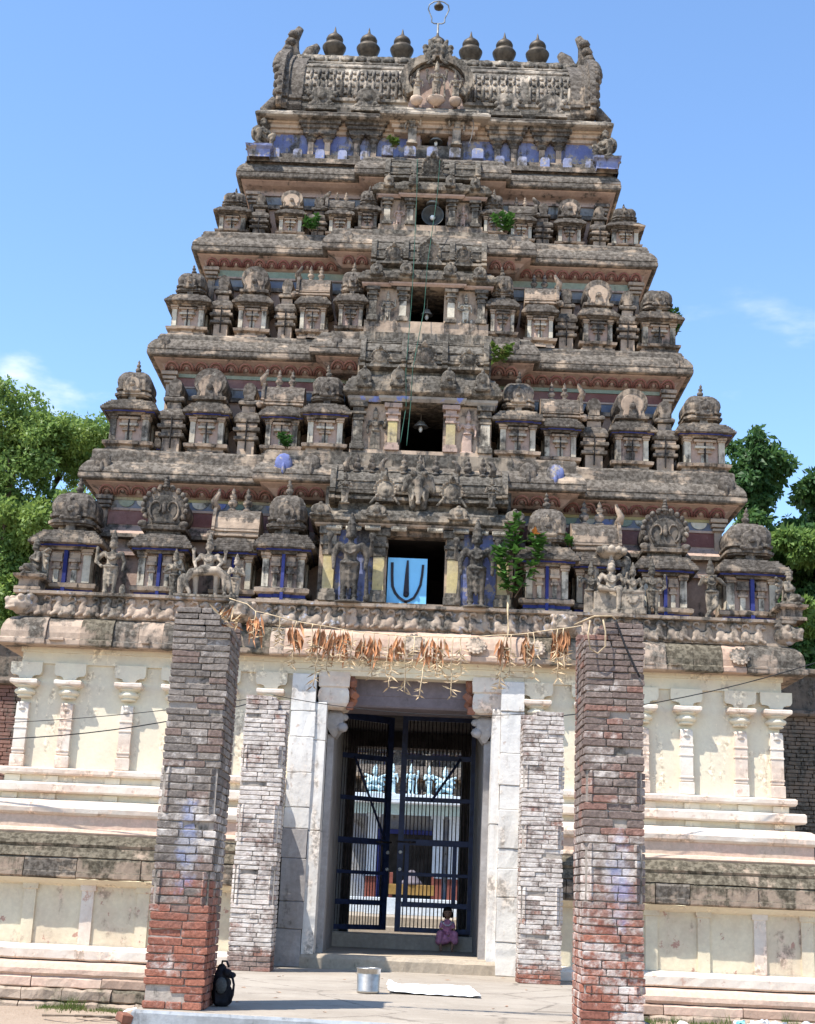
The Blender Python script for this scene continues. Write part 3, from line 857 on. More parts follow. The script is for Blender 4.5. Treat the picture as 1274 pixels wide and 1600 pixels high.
def figure(kind, mat):
    if (kind, mat) in FIG:
        return FIG[(kind, mat)]
    mb = MB()
    vox = .0115
    if kind == 'guardian':                       # four arms, two raised with emblems, one hand on a club
        legs(mb); torso(mb); head(mb, (0, -.01, .765), .22)
        arm(mb, -1, *DOWN); h = arm(mb, 1, *DOWN)
        mb.cone((.19, -.05, .38), (.20, -.04, .03), .018, .030); mb.ball((.20, -.04, .05), .042)
        for s in (-1, 1):
            h = arm(mb, s, (.225, .03, .56), (.235, -.02, .70)); mb.ball((h[0], h[1], h[2] + .055), (.046, .022, .05))
        mb.lathe([(.0, 0), (.17, 0), (.18, .012), (.16, .028), (0, .028)], (0, 0, -.02), 18)
    elif kind == 'standing':
        legs(mb); torso(mb, lean=.01); head(mb, (.01, -.01, .765), .21)
        arm(mb, -1, *AKIM); arm(mb, 1, *DOWN)
        h = arm(mb, -1, (.225, .03, .56), (.215, -.01, .68)); mb.ball((h[0], h[1], h[2] + .04), (.03, .02, .035))
        mb.ball((.19, 0, .09), (.05, .05, .10)); mb.box(-.17, .22, -.09, .10, -.02, .012)
    elif kind == 'attendant':                    # hands joined before the chest
        legs(mb, .045); torso(mb); head(mb, (0, -.01, .765), .16)
        arm(mb, -1, *CHEST); arm(mb, 1, *CHEST)
        mb.ball((0, .0, .20), (.095, .06, .19)); mb.box(-.13, .13, -.09, .09, -.02, .012)
    elif kind == 'flute':                        # one leg crossed over the other, both hands at a flute
        mb.ball((-.04, -.03, .022), (.032, .055, .022)); mb.cone((-.04, 0, .045), (-.05, 0, .235), .030, .042); mb.cone((-.05, 0, .235), (-.05, 0, .43), .044, .062)
        mb.ball((-.10, -.08, .03), (.03, .03, .04)); mb.cone((-.09, -.06, .06), (.05, -.06, .22), .030, .042); mb.cone((.05, -.06, .22), (.055, 0, .43), .044, .062)
        mb.ball((0, .01, .32), (.092, .055, .14)); torso(mb, lean=-.01); head(mb, (-.02, -.01, .765), .17, -.4)
        arm(mb, -1, (.20, -.04, .54), (.15, -.11, .66)); arm(mb, 1, (.20, -.05, .55), (.02, -.13, .66)); mb.cone((-.24, -.12, .67), (.06, -.12, .69), .012, .012)
        mb.ball((-.02, .09, .80), (.04, .03, .06)); mb.box(-.15, .12, -.11, .09, -.02, .012)
    elif kind == 'lady':                         # pleated skirt, one hand hanging, lotus in the other
        torso(mb, lean=.015); head(mb, (.02, -.01, .765), .19)
        for k in range(7):
            mb.cone(((k - 3) * .03, -.02 - .02 * math.cos((k - 3) * .45), .02), ((k - 3) * .026, -.02, .42), .026, .028)
        mb.ball((0, 0, .34), (.10, .065, .12)); arm(mb, -1, *BLESS); arm(mb, 1, *DOWN)
        mb.ball((-.20, -.1, .67), .035); mb.box(-.14, .14, -.09, .09, -.02, .012)
    elif kind == 'garuda':                       # kneeling winged bearer, hands joined
        torso(mb, -.30); head(mb, (0, -.02, .465), .13)
        arm(mb, -1, *CHEST, z=-.30); arm(mb, 1, *CHEST, z=-.30)
        for s in (-1, 1):
            mb.cone((s * .06, 0, .13), (s * .13, -.20, .10), .066, .050); mb.cone((s * .13, -.20, .10), (s * .12, -.02, .035), .048, .036)
            mb.ball((s * .11, .06, .03), (.03, .06, .03))
            for k in range(4):
                mb.cone((s * .10, .07, .36 - k * .02), (s * (.24 - k * .02), .13, .42 - k * .11), .036, .028)
        mb.box(-.20, .20, -.25, .16, -.04, .01)
    elif kind == 'horned':                       # bent figure leaning over another that lies across its knees
        torso(mb, .02); head(mb, (0, -.03, .785), .20)
        arm(mb, -1, (.21, -.06, .56), (.16, -.16, .42)); arm(mb, 1, (.21, -.06, .56), (.14, -.16, .44))
        for s in (-1, 1):
            h = arm(mb, s, (.23, .04, .57), (.24, .0, .70)); mb.ball((h[0], h[1], h[2] + .05), (.04, .02, .045))
            mb.cone((s * .07, 0, .44), (s * .16, -.16, .36), .066, .056); mb.cone((s * .16, -.16, .36), (s * .15, -.12, .04), .052, .034)
            mb.ball((s * .15, -.16, .02), (.034, .06, .02))
        mb.cone((-.22, -.20, .36), (.17, -.20, .40), .062, .070)
        mb.ball((-.02, -.20, .41), (.12, .075, .075))
        mb.cone((-.22, -.20, .36), (-.30, -.22, .20), .058, .045); mb.cone((-.30, -.22, .20), (-.22, -.24, .05), .045, .030)
        mb.ball((-.33, -.20, .28), (.055, .06, .06)); mb.cone((-.35, -.2, .24), (-.36, -.2, .06), .07, .05)
        for q in (0, 1):
            mb.cone((.17, -.20 - .03 * q, .40), (.28 + .05 * q, -.22, .30), .058, .050); mb.cone((.28 + .05 * q, -.22, .30), (.30 + .10 * q, -.22, .05), .046, .030)
            mb.ball((.31 + .10 * q, -.26, .03), (.03, .06, .025))
        mb.box(-.45, .48, -.30, .12, -.03, .015)
        vox = .013
    elif kind == 'serpent':                      # enthroned figure, one leg hanging, serpent hood above
        torso(mb, -.06); head(mb, (0, -.01, .70), .15)
        arm(mb, -1, (.20, -.04, .50), (.15, -.14, .42), z=-.04); arm(mb, 1, (.20, -.03, .50), (.19, -.14, .42), z=-.04)
        for s in (-1, 1):
            h = arm(mb, s, (.23, .04, .57), (.24, .0, .70), z=-.06)
        mb.cone((-.07, 0, .37), (-.17, -.17, .37), .068, .056); mb.cone((-.17, -.17, .37), (.02, -.19, .34), .052, .036)
        mb.cone((.07, 0, .37), (.10, -.19, .36), .068, .056); mb.cone((.10, -.19, .36), (.09, -.17, .08), .050, .034); mb.ball((.09, -.21, .05), (.034, .06, .024))
        mb.box(-.26, .30, -.12, .20, -.03, .33); mb.box(-.30, .34, -.22, .20, -.03, .05)
        mb.cone((-.20, .10, .30), (-.24, .10, .85), .06, .07); mb.cone((.22, .10, .30), (.24, .10, .85), .06, .07)
        for k in range(5):
            a = R(-60 + 30 * k)
            mb.cone((.10 * math.sin(a), .08, .90), (.21 * math.sin(a), -.08, .92 + .07 * math.cos(a)), .06, .055)
        mb.ball((0, .02, .94), (.24, .13, .045))
        vox = .013
    elif kind == 'consort':                      # seated cross-legged on a high block
        torso(mb, -.02); head(mb, (0, -.01, .745), .16)
        arm(mb, -1, *BLESS); arm(mb, 1, (.19, -.03, .50), (.13, -.14, .43))
        for s in (-1, 1):
            mb.cone((s * .07, 0, .40), (s * .19, -.14, .39), .066, .052); mb.cone((s * .19, -.14, .39), (-s * .03, -.17, .375), .050, .034)
        mb.box(-.22, .22, -.17, .18, -.03, .35)
        for k in range(7):
            a = math.pi * (k + .5) / 7
            mb.cone((0, -.17, .31), (.11 * math.cos(a), -.185, .31 - .13 * math.sin(a)), .02, .024)
        mb.box(-.26, .26, -.22, .18, -.03, .08)
        vox = .013
    elif kind == 'imp':                          # squat figure holding up the corner of the roof
        torso(mb, -.22); head(mb, (0, -.02, .54), .05)
        arm(mb, -1, (.22, -.08, .48), (.12, -.14, .42), z=-.22); arm(mb, 1, (.22, -.08, .48), (.12, -.14, .42), z=-.22)
        for s in (-1, 1):
            mb.cone((s * .07, 0, .2), (s * .16, -.14, .30), .07, .058); mb.cone((s * .16, -.14, .30), (s * .13, -.10, .05), .052, .036); mb.ball((s * .13, -.14, .03), (.034, .06, .024))
            mb.ball((s * .09, .10, .34), (.10, .05, .16))
        mb.box(-.24, .24, -.22, .18, -.03, .02)
    elif kind == 'beast':                        # crouching frieze animal in high relief, looking sideways
        mb.ball((.08, 0, .26), (.46, .17, .24)); mb.ball((.38, -.02, .38), (.22, .15, .26)); mb.ball((-.22, -.03, .36), (.24, .17, .26))
        mb.cone((-.28, -.03, .46), (-.16, -.07, .72), .15, .12); mb.ball((-.26, -.09, .80), (.19, .12, .13)); mb.ball((-.44, -.10, .74), (.12, .09, .08))
        mb.tube([(.40, -.02, .52), (.56, -.05, .66), (.50, -.07, .86), (.30, -.07, .88), (.22, -.07, .74)], .07, 7)
        mb.cone((-.30, -.09, .22), (-.50, -.11, .10), .10, .08); mb.cone((.10, -.10, .18), (-.10, -.13, .08), .11, .08); mb.ball((.52, -.05, .14), (.12, .10, .12))
        mb.box(-.62, .62, .04, .12, .0, .95)
        vox = .028
    elif kind == 'medallion':                    # great horseshoe plaque of a bay roof with a lion mask on top
        mb.prism([(p[0], p[1]) for p in horseshoe(1.0, 1.0)], -.05, .10)
        mb.lathe([(.30, -.10), (.36, -.06), (.36, .05)], (0, 0, .50), 24, ax='y')
        mb.lathe([(.0, -.13), (.14, -.11), (.2, -.05), (.2, .05)], (0, 0, .50), 16, ax='y')
        for k in range(14):
            a = R(-40 + 260 * k / 13)
            mb.ball((.47 * math.cos(a), -.06, .53 + .44 * math.sin(a)), (.07, .06, .07), 8)
        mb.ball((0, -.06, 1.02), (.15, .10, .13)); mb.ball((0, -.12, 1.12), (.08, .08, .10))
        for s in (-1, 1):
            mb.cone((s * .42, -.04, .14), (s * .62, -.06, -.12), .07, .06); mb.ball((s * .08, -.15, 1.04), .04, 6)
        vox = .022
    elif kind == 'elephant':                     # elephant-head bracket
        mb.ball((0, 0, .70), (.34, .2, .26)); mb.cone((0, -.12, .66), (0, -.20, .10), .15, .07); mb.ball((0, -.22, .06), (.09, .06, .06))
        for s in (-1, 1):
            mb.cone((s * .30, .0, .72), (s * .44, .02, .42), .14, .09); mb.cone((s * .14, -.12, .40), (s * .18, -.26, .12), .06, .035); mb.ball((s * .17, -.16, .84), (.10, .08, .08))
            mb.cone((s * .22, 0, .5), (s * .16, .04, .0), .12, .10)
        mb.ball((0, -.04, 1.0), (.10, .10, .14))
        vox = .022
    elif kind == 'lion':                         # lion mask crowning the great gable
        mb.ball((0, 0, .45), (.34, .24, .36)); mb.ball((0, -.20, .36), (.17, .16, .13)); mb.ball((0, -.34, .42), (.07, .06, .06), 8)
        for s in (-1, 1):
            mb.ball((s * .16, -.20, .56), (.09, .08, .09), 8); mb.cone((s * .20, 0, .70), (s * .26, 0, .92), .10, .06); mb.ball((s * .13, -.28, .30), (.09, .08, .07), 8)
            mb.tube([(s * .08, -.25, .24), (s * .13, -.22, .08), (s * .28, -.18, -.06), (s * .40, -.1, .04)], .06, 7)
            for k in range(4):
                mb.ball((s * (.33 + .02 * k), .02, .20 + .16 * k), (.10, .12, .10), 8)
        for k in range(5):
            mb.ball(((k - 2) * .07, -.24, .22), (.03, .05, .05), 6)
        mb.ball((0, .02, .90), (.14, .14, .12))
        vox = .022
    FIG[(kind, mat)] = remeshed(mb, kind + '_figure', [mat], vox, 3 if vox < .02 else 2)
    return FIG[(kind, mat)]
# ------------------------------------------------------------------ the gateway tower
XC = 0.16
def fx(s, u):
    return XC + s * u * (1.0 - s * 0.018 * max(0.0, (u - 1.6)) / 3.0)
tower = empty('gateway_tower', (XC, 3.6, 0), 'tall tapering temple gateway tower with stucco tiers above a cream base', 'gateway')
YB = 7.2
BXL, BXR = -5.66, 5.66
rb = random.Random(3)

# ---- base: two wings either side of the passage, courses swept round them
COURSES = [  # name, profile [(offset, z)], material, jitter
    ('lotus_course', [(.52, .44), (.70, .45), (.735, .49), (.735, .55), (.69, .62), (.64, .645), (.55, .65)], 'plinth_pink', .010),
    ('ledge_course', [(.40, .645), (.60, .665), (.635, .69), (.635, .80), (.60, .835), (.44, .865)], 'plaster_white', .008),
    ('panel_wall', [(.42, .85), (.42, 1.74)], 'plaster_panel', .006),
    ('soffit_course', [(.42, 1.66), (.50, 1.69), (.56, 1.725), (.60, 1.755)], 'plaster', .004),
    ('sloped_course', [(.60, 2.04), (.66, 2.055), (.62, 2.12), (.60, 2.125), (.575, 2.18), (.55, 2.185), (.58, 2.23), (.545, 2.28), (.50, 2.285), (.46, 2.345), (.40, 2.37)], 'plinth_dark', .011),
    ('sandstone_band', [(.38, 2.36), (.41, 2.40), (.39, 2.44), (.36, 2.455), (.36, 2.635)], 'plinth_pink', .007),
    ('roll_course', [(.20, 2.62), (.38, 2.635), (.42, 2.67), (.43, 2.73), (.40, 2.80), (.33, 2.84), (.15, 2.86)], 'plaster_white', .006),
    ('recess_band', [(.15, 2.84), (.15, 2.98)], 'plaster', .003),
    ('fillet_course', [(.12, 2.945), (.27, 2.955), (.29, 2.975), (.29, 3.07), (.27, 3.095), (.10, 3.11)], 'plaster_white', .006),
    ('upper_recess', [(.09, 3.09), (.09, 3.23)], 'plaster', .003),
    ('sill_course', [(.06, 3.205), (.17, 3.215), (.19, 3.24), (.19, 3.295), (.16, 3.315), (.0, 3.325)], 'plaster_white', .006),
]
wings = []
for s in (-1, 1):
    dz = 0.0
    path = [(BXL, YB), (BXL, 0), (-1.60, 0)] if s < 0 else [(1.86, 0), (BXR, 0), (BXR, YB)]
    mb = MB()
    mb.sweep(path, [(0, 3.3), (0, 5.14)], 0, .25, .004, closed=False)
    wing = put('base_wall', mb.mesh('base_wall', ['plaster']), tower)
    wings.append((wing, path, dz))
    for nm, prof, mat, j in COURSES:
        mb = MB()
        mb.sweep(path, [(o, z + dz) for o, z in prof], 0, .16, j, closed=False)
        sub(nm, mb.mesh(nm, [mat]), wing)
    # architrave under the cornice
    mb = MB()
    mb.sweep(path, [(-.02, 4.86), (.035, 4.865), (.035, 5.03), (.06, 5.035), (.06, 5.10), (.10, 5.12)], 0, .2, .003, closed=False)
    sub('architrave', mb.mesh('architrave', ['plaster']), wing)
    # panel pilasters of the plinth and little piers of the recesses
    xs = [-5.85, -5.09, -4.27, -3.48, -2.7] if s < 0 else [2.9, 3.68, 4.41, 5.20, 5.86]
    for x in xs:
        mb = MB(); mb.box(x - .085, x + .085, -.455, -.40, .865 + dz, 1.68 + dz, 0, .006); mb.box(x - .11, x + .11, -.47, -.40, 1.60 + dz, 1.69 + dz, 0, .006)
        sub('panel_pilaster', mb.mesh('panel_pilaster', ['plaster_white' if rb.random() < .5 else 'plaster_panel']), wing)
    xs = [-5.62, -5.06, -4.15, -3.46, -2.7] if s < 0 else [2.9, 3.69, 4.33, 5.11, 5.62]
    for x in xs:
        for z0, z1, y in ((2.86, 2.945, -.15), (3.11, 3.205, -.09)):
            mb = MB(); mb.box(x - .11, x + .11, y - .035, y + .03, z0 + dz, z1 + dz, 0, .004)
            sub('recess_pier', mb.mesh('recess_pier', ['plaster']), wing)
    # dark overhanging coping in separate stones
    def stones(name, z0, z1, prof, mats, lo, hi, jt, gap=.006):
        xa, xb = (BXL - prof[0][0] * 0, -1.62) if s < 0 else (1.88, BXR)
        x = xa
        first = True
        while x < xb - .1:
            L = min(rb.uniform(lo, hi), xb - x)
            if xb - x - L < .25: L = xb - x
            mb = MB()
            do = rb.uniform(-.018, .018); zz = rb.uniform(-.008, .008)
            corner = (s < 0 and x == xa) or (s > 0 and x + L >= xb - 1e-6)
            if corner and s < 0: p = [(BXL, 1.2), (BXL, 0), (x + L - gap, 0)]
            elif corner: p = [(x + gap, 0), (BXR, 0), (BXR, 1.2)]
            else: p = [(x + gap, 0), (x + L - gap, 0)]
            mb.sweep(p, [(o + do, z + zz) for o, z in prof], 0, .09, jt, closed=False)
            sub(name, mb.mesh(name, [rb.choice(mats)]), wing)
            x += L
    e = dz
    stones('coping_stone', 0, 0, [(.30, 1.755), (.66, 1.76), (.685, 1.78), (.69, 1.84), (.665, 1.85), (.675, 2.01), (.64, 2.045), (.3, 2.047)], ['plinth_dark', 'plinth_dark', 'cornice'], .45, 1.0, .010)
    stones('plinth_stone', 0, 0, [(.3, .30), (.71, .305), (.725, .32), (.725, .42), (.70, .445), (.3, .447)], ['plinth_brown', 'plinth_brown', 'plinth_pink'], .5, 1.1, .010)
    stones('footing_stone', 0, 0, [(.3, .13), (.75, .135), (.79, .16), (.79, .27), (.75, .298), (.3, .30)], ['plinth_rough', 'plinth_rough', 'plinth_dark'], .3, .75, .022)
    stones('footing_stone', 0, 0, [(.3, -.1), (.82, -.09), (.85, -.05), (.85, .10), (.80, .128), (.3, .13)], ['plinth_rough'], .3, .7, .03)
# ---- wall pilasters with pot capital, plank and bracket
def pilaster_meshes():
    b = MB()
    b.box(-.105, .105, -.10, .04, 3.325, 3.50, 0, .008); b.box(-.09, .09, -.09, .04, 3.50, 4.26, 0, .02)
    for z in (3.56, 3.88, 4.02):
        b.box(-.098, .098, -.10, .03, z, z + .03, 0, .006)
    b.lathe([(.09, 4.16), (.075, 4.20), (.082, 4.24), (.10, 4.27)], (0, -.02, 0), 14)
    sh = b.mesh('shaft', ['plaster_white'])
    b = MB()
    b.lathe([(.09, 4.265), (.115, 4.28), (.115, 4.295), (.10, 4.305), (.145, 4.325), (.158, 4.35), (.150, 4.38), (.11, 4.395), (.115, 4.41), (.15, 4.425), (.17, 4.44)], (0, -.03, 0), 18)
    pot = b.mesh('pot_capital', ['plaster'])
    b = MB()
    b.sweep(rect(-.19, .19, -.20, .05), [(-.03, 4.44), (.005, 4.46), (.015, 4.475), (.015, 4.515), (-.005, 4.53)], 0, .05, .006, cap0=True, cap1=True)
    ab = b.mesh('abacus', ['plaster_white'])
    b = MB()
    b.box(-.085, .085, -.085, .03, 4.53, 4.66, 0, .004)
    z0, z1 = 4.62, 4.87
    o = [(-.09, z0), (.09, z0), (.11, z0 + .04), (.15, z0 + .055), (.21, z0 + .06), (.235, z0 + .10), (.235, z1), (-.235, z1), (-.235, z0 + .10), (-.21, z0 + .06), (-.15, z0 + .055), (-.11, z0 + .04)]
    b.prism(o, -.105, .03)
    br = b.mesh('bracket', ['plaster'])
    return sh, pot, ab, br
PIL = pilaster_meshes()
for s, xs in ((-1, [-5.60, -4.94, -4.04, -3.34, -2.62, -1.92]), (1, [2.05, 2.80, 3.62, 4.27, 5.07, 5.60])):
    for x in xs:
        zo = 0.0
        p = put('wall_pilaster', PIL[0], tower, (x, 0, zo * .6))
        for me in PIL[1:]:
            sub(me.name, me, p, (0, 0, .075 if me is not PIL[3] else 0))

# ---- main cornice in separate stones, frieze of beasts above
core = MB()
core.sweep(rect(BXL, BXR, 0, YB), [(0, 5.10), (.28, 5.11), (.10, 5.50), (.10, 5.95)], 0, .4, 0, cap0=True, cap1=True)
cornice = put('main_cornice', core.mesh('main_cornice', ['sandstone']), tower)
CPROF = [(.05, 5.115), (.31, 5.10), (.35, 5.11), (.355, 5.125), (.355, 5.185), (.325, 5.20), (.318, 5.21), (.322, 5.30), (.30, 5.40), (.26, 5.475), (.20, 5.525), (.13, 5.555), (.10, 5.56)]
x = BXL
while x < BXR - .01:
    L = rb.uniform(.20, .52)
    mid = XC - 2.0 < x < XC + 2.0
    if mid: L = rb.uniform(.8, 1.25)
    if x == BXL: L = .35
    if BXR - x - L < .30: L = BXR - x
    p = [(x + .003, 0), (x + L - .003, 0)]
    if x == BXL: p = [(BXL, .6), (BXL, 0), (x + L - .003, 0)]
    elif x + L >= BXR - 1e-6: p = [(x + .003, 0), (BXR, 0), (BXR, .6)]
    mb = MB(); do = rb.uniform(-.022, .014) if mid else rb.uniform(-.045, .018)
    mb.sweep(p, [(o + do if o > .11 else o, z) for o, z in CPROF], 0, .07, .007, closed=False)
    if not mid and rb.random() < .5 and L > .3:
        mb.box(x + .06, x + L * .55, -.37, -.25, 5.17, 5.215, 0, .008)
    mt = 'sandstone_clean' if mid and rb.random() < .85 else rb.choice(['sandstone', 'sandstone_dark', 'sandstone_dark', 'plinth_dark', 'sandstone', 'sandstone_clean'])
    sub('cornice_stone', mb.mesh('cornice_stone', [mt]), cornice)
    x += L
for yy0, yy1, xx in ((.605, YB, BXL), (.605, YB, BXR)):
    mb = MB(); mb.sweep([(BXL, yy1), (BXL, yy0)] if xx == BXL else [(BXR, yy0), (BXR, yy1)], CPROF, 0, .2, .008, closed=False)
    sub('cornice_return', mb.mesh('cornice_return', ['sandstone']), cornice)
# carved rosettes on the cornice face
ro = MB()
ro.lathe([(0, -.05), (.05, -.05), (.07, -.03), (.09, -.045), (.12, -.04), (.14, -.015), (.16, .03)], (0, 0, 0), 20, ax='y')
for k in range(10):
    a = k * math.pi / 5
    ro.ball((.105 * math.cos(a), -.035, .105 * math.sin(a)), (.035, .025, .035), 8)
for k in range(14):
    a = k * math.pi / 7
    ro.ball((.155 * math.cos(a), -.012, .155 * math.sin(a)), (.03, .02, .03), 6)
ros = remeshed(ro, 'rosette', ['frieze'], .010, 1)
for x, sc_ in ((XC + .02, 1.05), (XC + .95, .95), (-1.05, .6), (-3.02, .95), (5.02, .95), (2.0, .9)):
    sub('rosette', ros, cornice, (x, -.325, 5.35), (R(-24), 0, 0), (sc_ * .95, .6, sc_ * .9))
fz = MB()
fz.sweep(rect(BXL, BXR, 0, YB), [(.08, 5.55), (.13, 5.56), (.13, 5.88), (.20, 5.89), (.235, 5.90), (.24, 5.945), (.10, 5.955)], 0, .25, .006, cap1=True)
frieze = put('beast_frieze', fz.mesh('beast_frieze', ['frieze']), tower)
beast = figure('beast', 'frieze')
beast2 = figure('beast', 'sandstone')
x = BXL + .15
k = 0
while x < BXR - .1:
    sub('frieze_beast', beast if rb.random() < .6 else beast2, frieze, (x, -.145, 5.565), (0, 0, 0), (.32 * rb.uniform(.93, 1.05) * (1 if x < XC else -1), .30, .345))
    x += .372
mk = MB()
mk.ball((0, 0, 0), (.20, .20, .17)); mk.ball((0, -.16, -.02), (.13, .13, .10)); mk.ball((0, -.27, .04), (.05, .05, .05), 8)
for q in (-1, 1):
    mk.ball((q * .12, -.12, .09), (.05, .06, .05), 8); mk.ball((q * .16, .02, .12), (.06, .08, .05), 8)
mk.tube([(-.12, -.2, -.07), (0, -.28, -.09), (.12, -.2, -.07)], .025, 6)
makm = remeshed(mk, 'makara_head', ['frieze'], .014, 2)
for x, y, rz in ((BXL - .10, -.10, R(-45)), (BXR + .10, -.10, R(45)), (2.42, -.22, 0), (-2.42, -.22, 0)):
    sub('makara_head', makm, frieze, (x, y, 5.74), (0, 0, rz))

# ---- storeys
TIERS = {
    1: dict(zf=5.95, cl=8.00, ct=8.53, xl=-5.33, xr=5.40, lip=.59, o=.40, bay=.02, bh=1.50, ow=.45, oz=(6.02, 7.10), be=(7.18, 7.50), rf=(7.62, 8.34), ph=2.25, pp=.30),
    2: dict(zf=8.53, cl=10.39, ct=10.82, xl=-4.55, xr=4.69, lip=1.19, o=.38, bay=.52, bh=1.13, ow=.35, oz=(8.62, 9.44), be=(9.42, 9.93), rf=(10.02, 10.72), ph=1.55, pp=.34),
    3: dict(zf=10.82, cl=12.52, ct=12.97, xl=-4.03, xr=4.17, lip=1.60, o=.35, bay=1.05, bh=1.03, ow=.29, oz=(11.08, 11.76), be=(11.70, 12.05), rf=(12.12, 12.80), ph=1.52, pp=.30),
    4: dict(zf=12.97, cl=14.25, ct=14.67, xl=-3.43, xr=3.59, lip=2.07, o=.32, bay=1.60, bh=.90, ow=.26, oz=(13.15, 13.80), be=(13.66, 14.02), rf=(14.06, 14.62), ph=1.10, pp=.26),
}
SH = {}
def shrine(kind, t, w, d, H, x, y, z, sgn=1):
    key = (kind, t, round(w, 3), sgn if kind == 'half' else 0)
    if key not in SH:
        if kind == 'half':
            b, rf = half_shala(w, d, H, sgn, t)
            SH[key] = [b, shrine_eave(w, d, H, t), rf, fin_mesh(.24 * H, 'shrine_body')]
        elif kind == 'slim':
            SH[key] = [slim_shrine(w, d, H)]
        else:
            SH[key] = [shrine_body(w, d, H, t), shrine_eave(w, d, H, t), (shrine_dome if kind == 'dome' else shrine_gable)(w, d, H, t), fin_mesh(.19 * H, 'shrine')]
    ms = SH[key]
    p = put('miniature_shrine', ms[0], tower, (x, y, z), (0, 0, R(rb.uniform(-1.6, 1.6))), (rb.uniform(.97, 1.04), 1, rb.uniform(.965, 1.035)))
    for me in ms[1:3]:
        sub({'shrine_eave': 'eave', 'shrine_dome': 'dome', 'horseshoe_gable': 'gable', 'wagon_roof': 'wagon_roof'}[me.name.split('.')[0]], me, p)
    if kind == 'dome':
        if rb.random() < .85:
            sub('finial', ms[3], p, (0, .10 + .25 * w + .05, .985 * H), (R(rb.uniform(-6, 6)), R(rb.uniform(-6, 6)), 0))
    if kind == 'half':
        for q in (-.18, .14):
            sub('finial', ms[3], p, (q * w, d * .5, .92 * H))
    return p
PLAN = {
    1: [('dome', 5.32, 1.02), ('gable', 3.92, .90), ('half', 2.80, .74), ('dome', 2.02, .86)],
    2: [('dome', 4.72, .86), ('slim', 4.06, .40), ('gable', 3.49, .72), ('slim', 2.86, .40), ('half', 2.28, .70), ('dome', 1.56, .76)],
    3: [('dome', 4.05, .72), ('slim', 3.50, .34), ('gable', 2.97, .64), ('slim', 2.42, .34), ('half', 1.95, .56), ('dome', 1.29, .52)],
    4: [('dome', 3.52, .60), ('slim', 3.06, .32), ('gable', 2.50, .54), ('slim', 2.02, .32), ('half', 1.62, .50), ('dome', 1.12, .44)],
}
SHH = {1: 1.72, 2: 1.42, 3: 1.27, 4: .92}
KY = {1: .22, 2: .84, 3: 1.36, 4: 1.88}
def wall_band(path, prof, mat, name, parent, j=.003, seg=.3):
    mb = MB(); mb.sweep(path, prof, 0, seg, j, closed=False)
    return sub(name, mb.mesh(name, [mat]), parent)
def dormer(mb, cx, y, z, w, h):
    kudu(mb, cx, y, z, w, h, 0, .06)
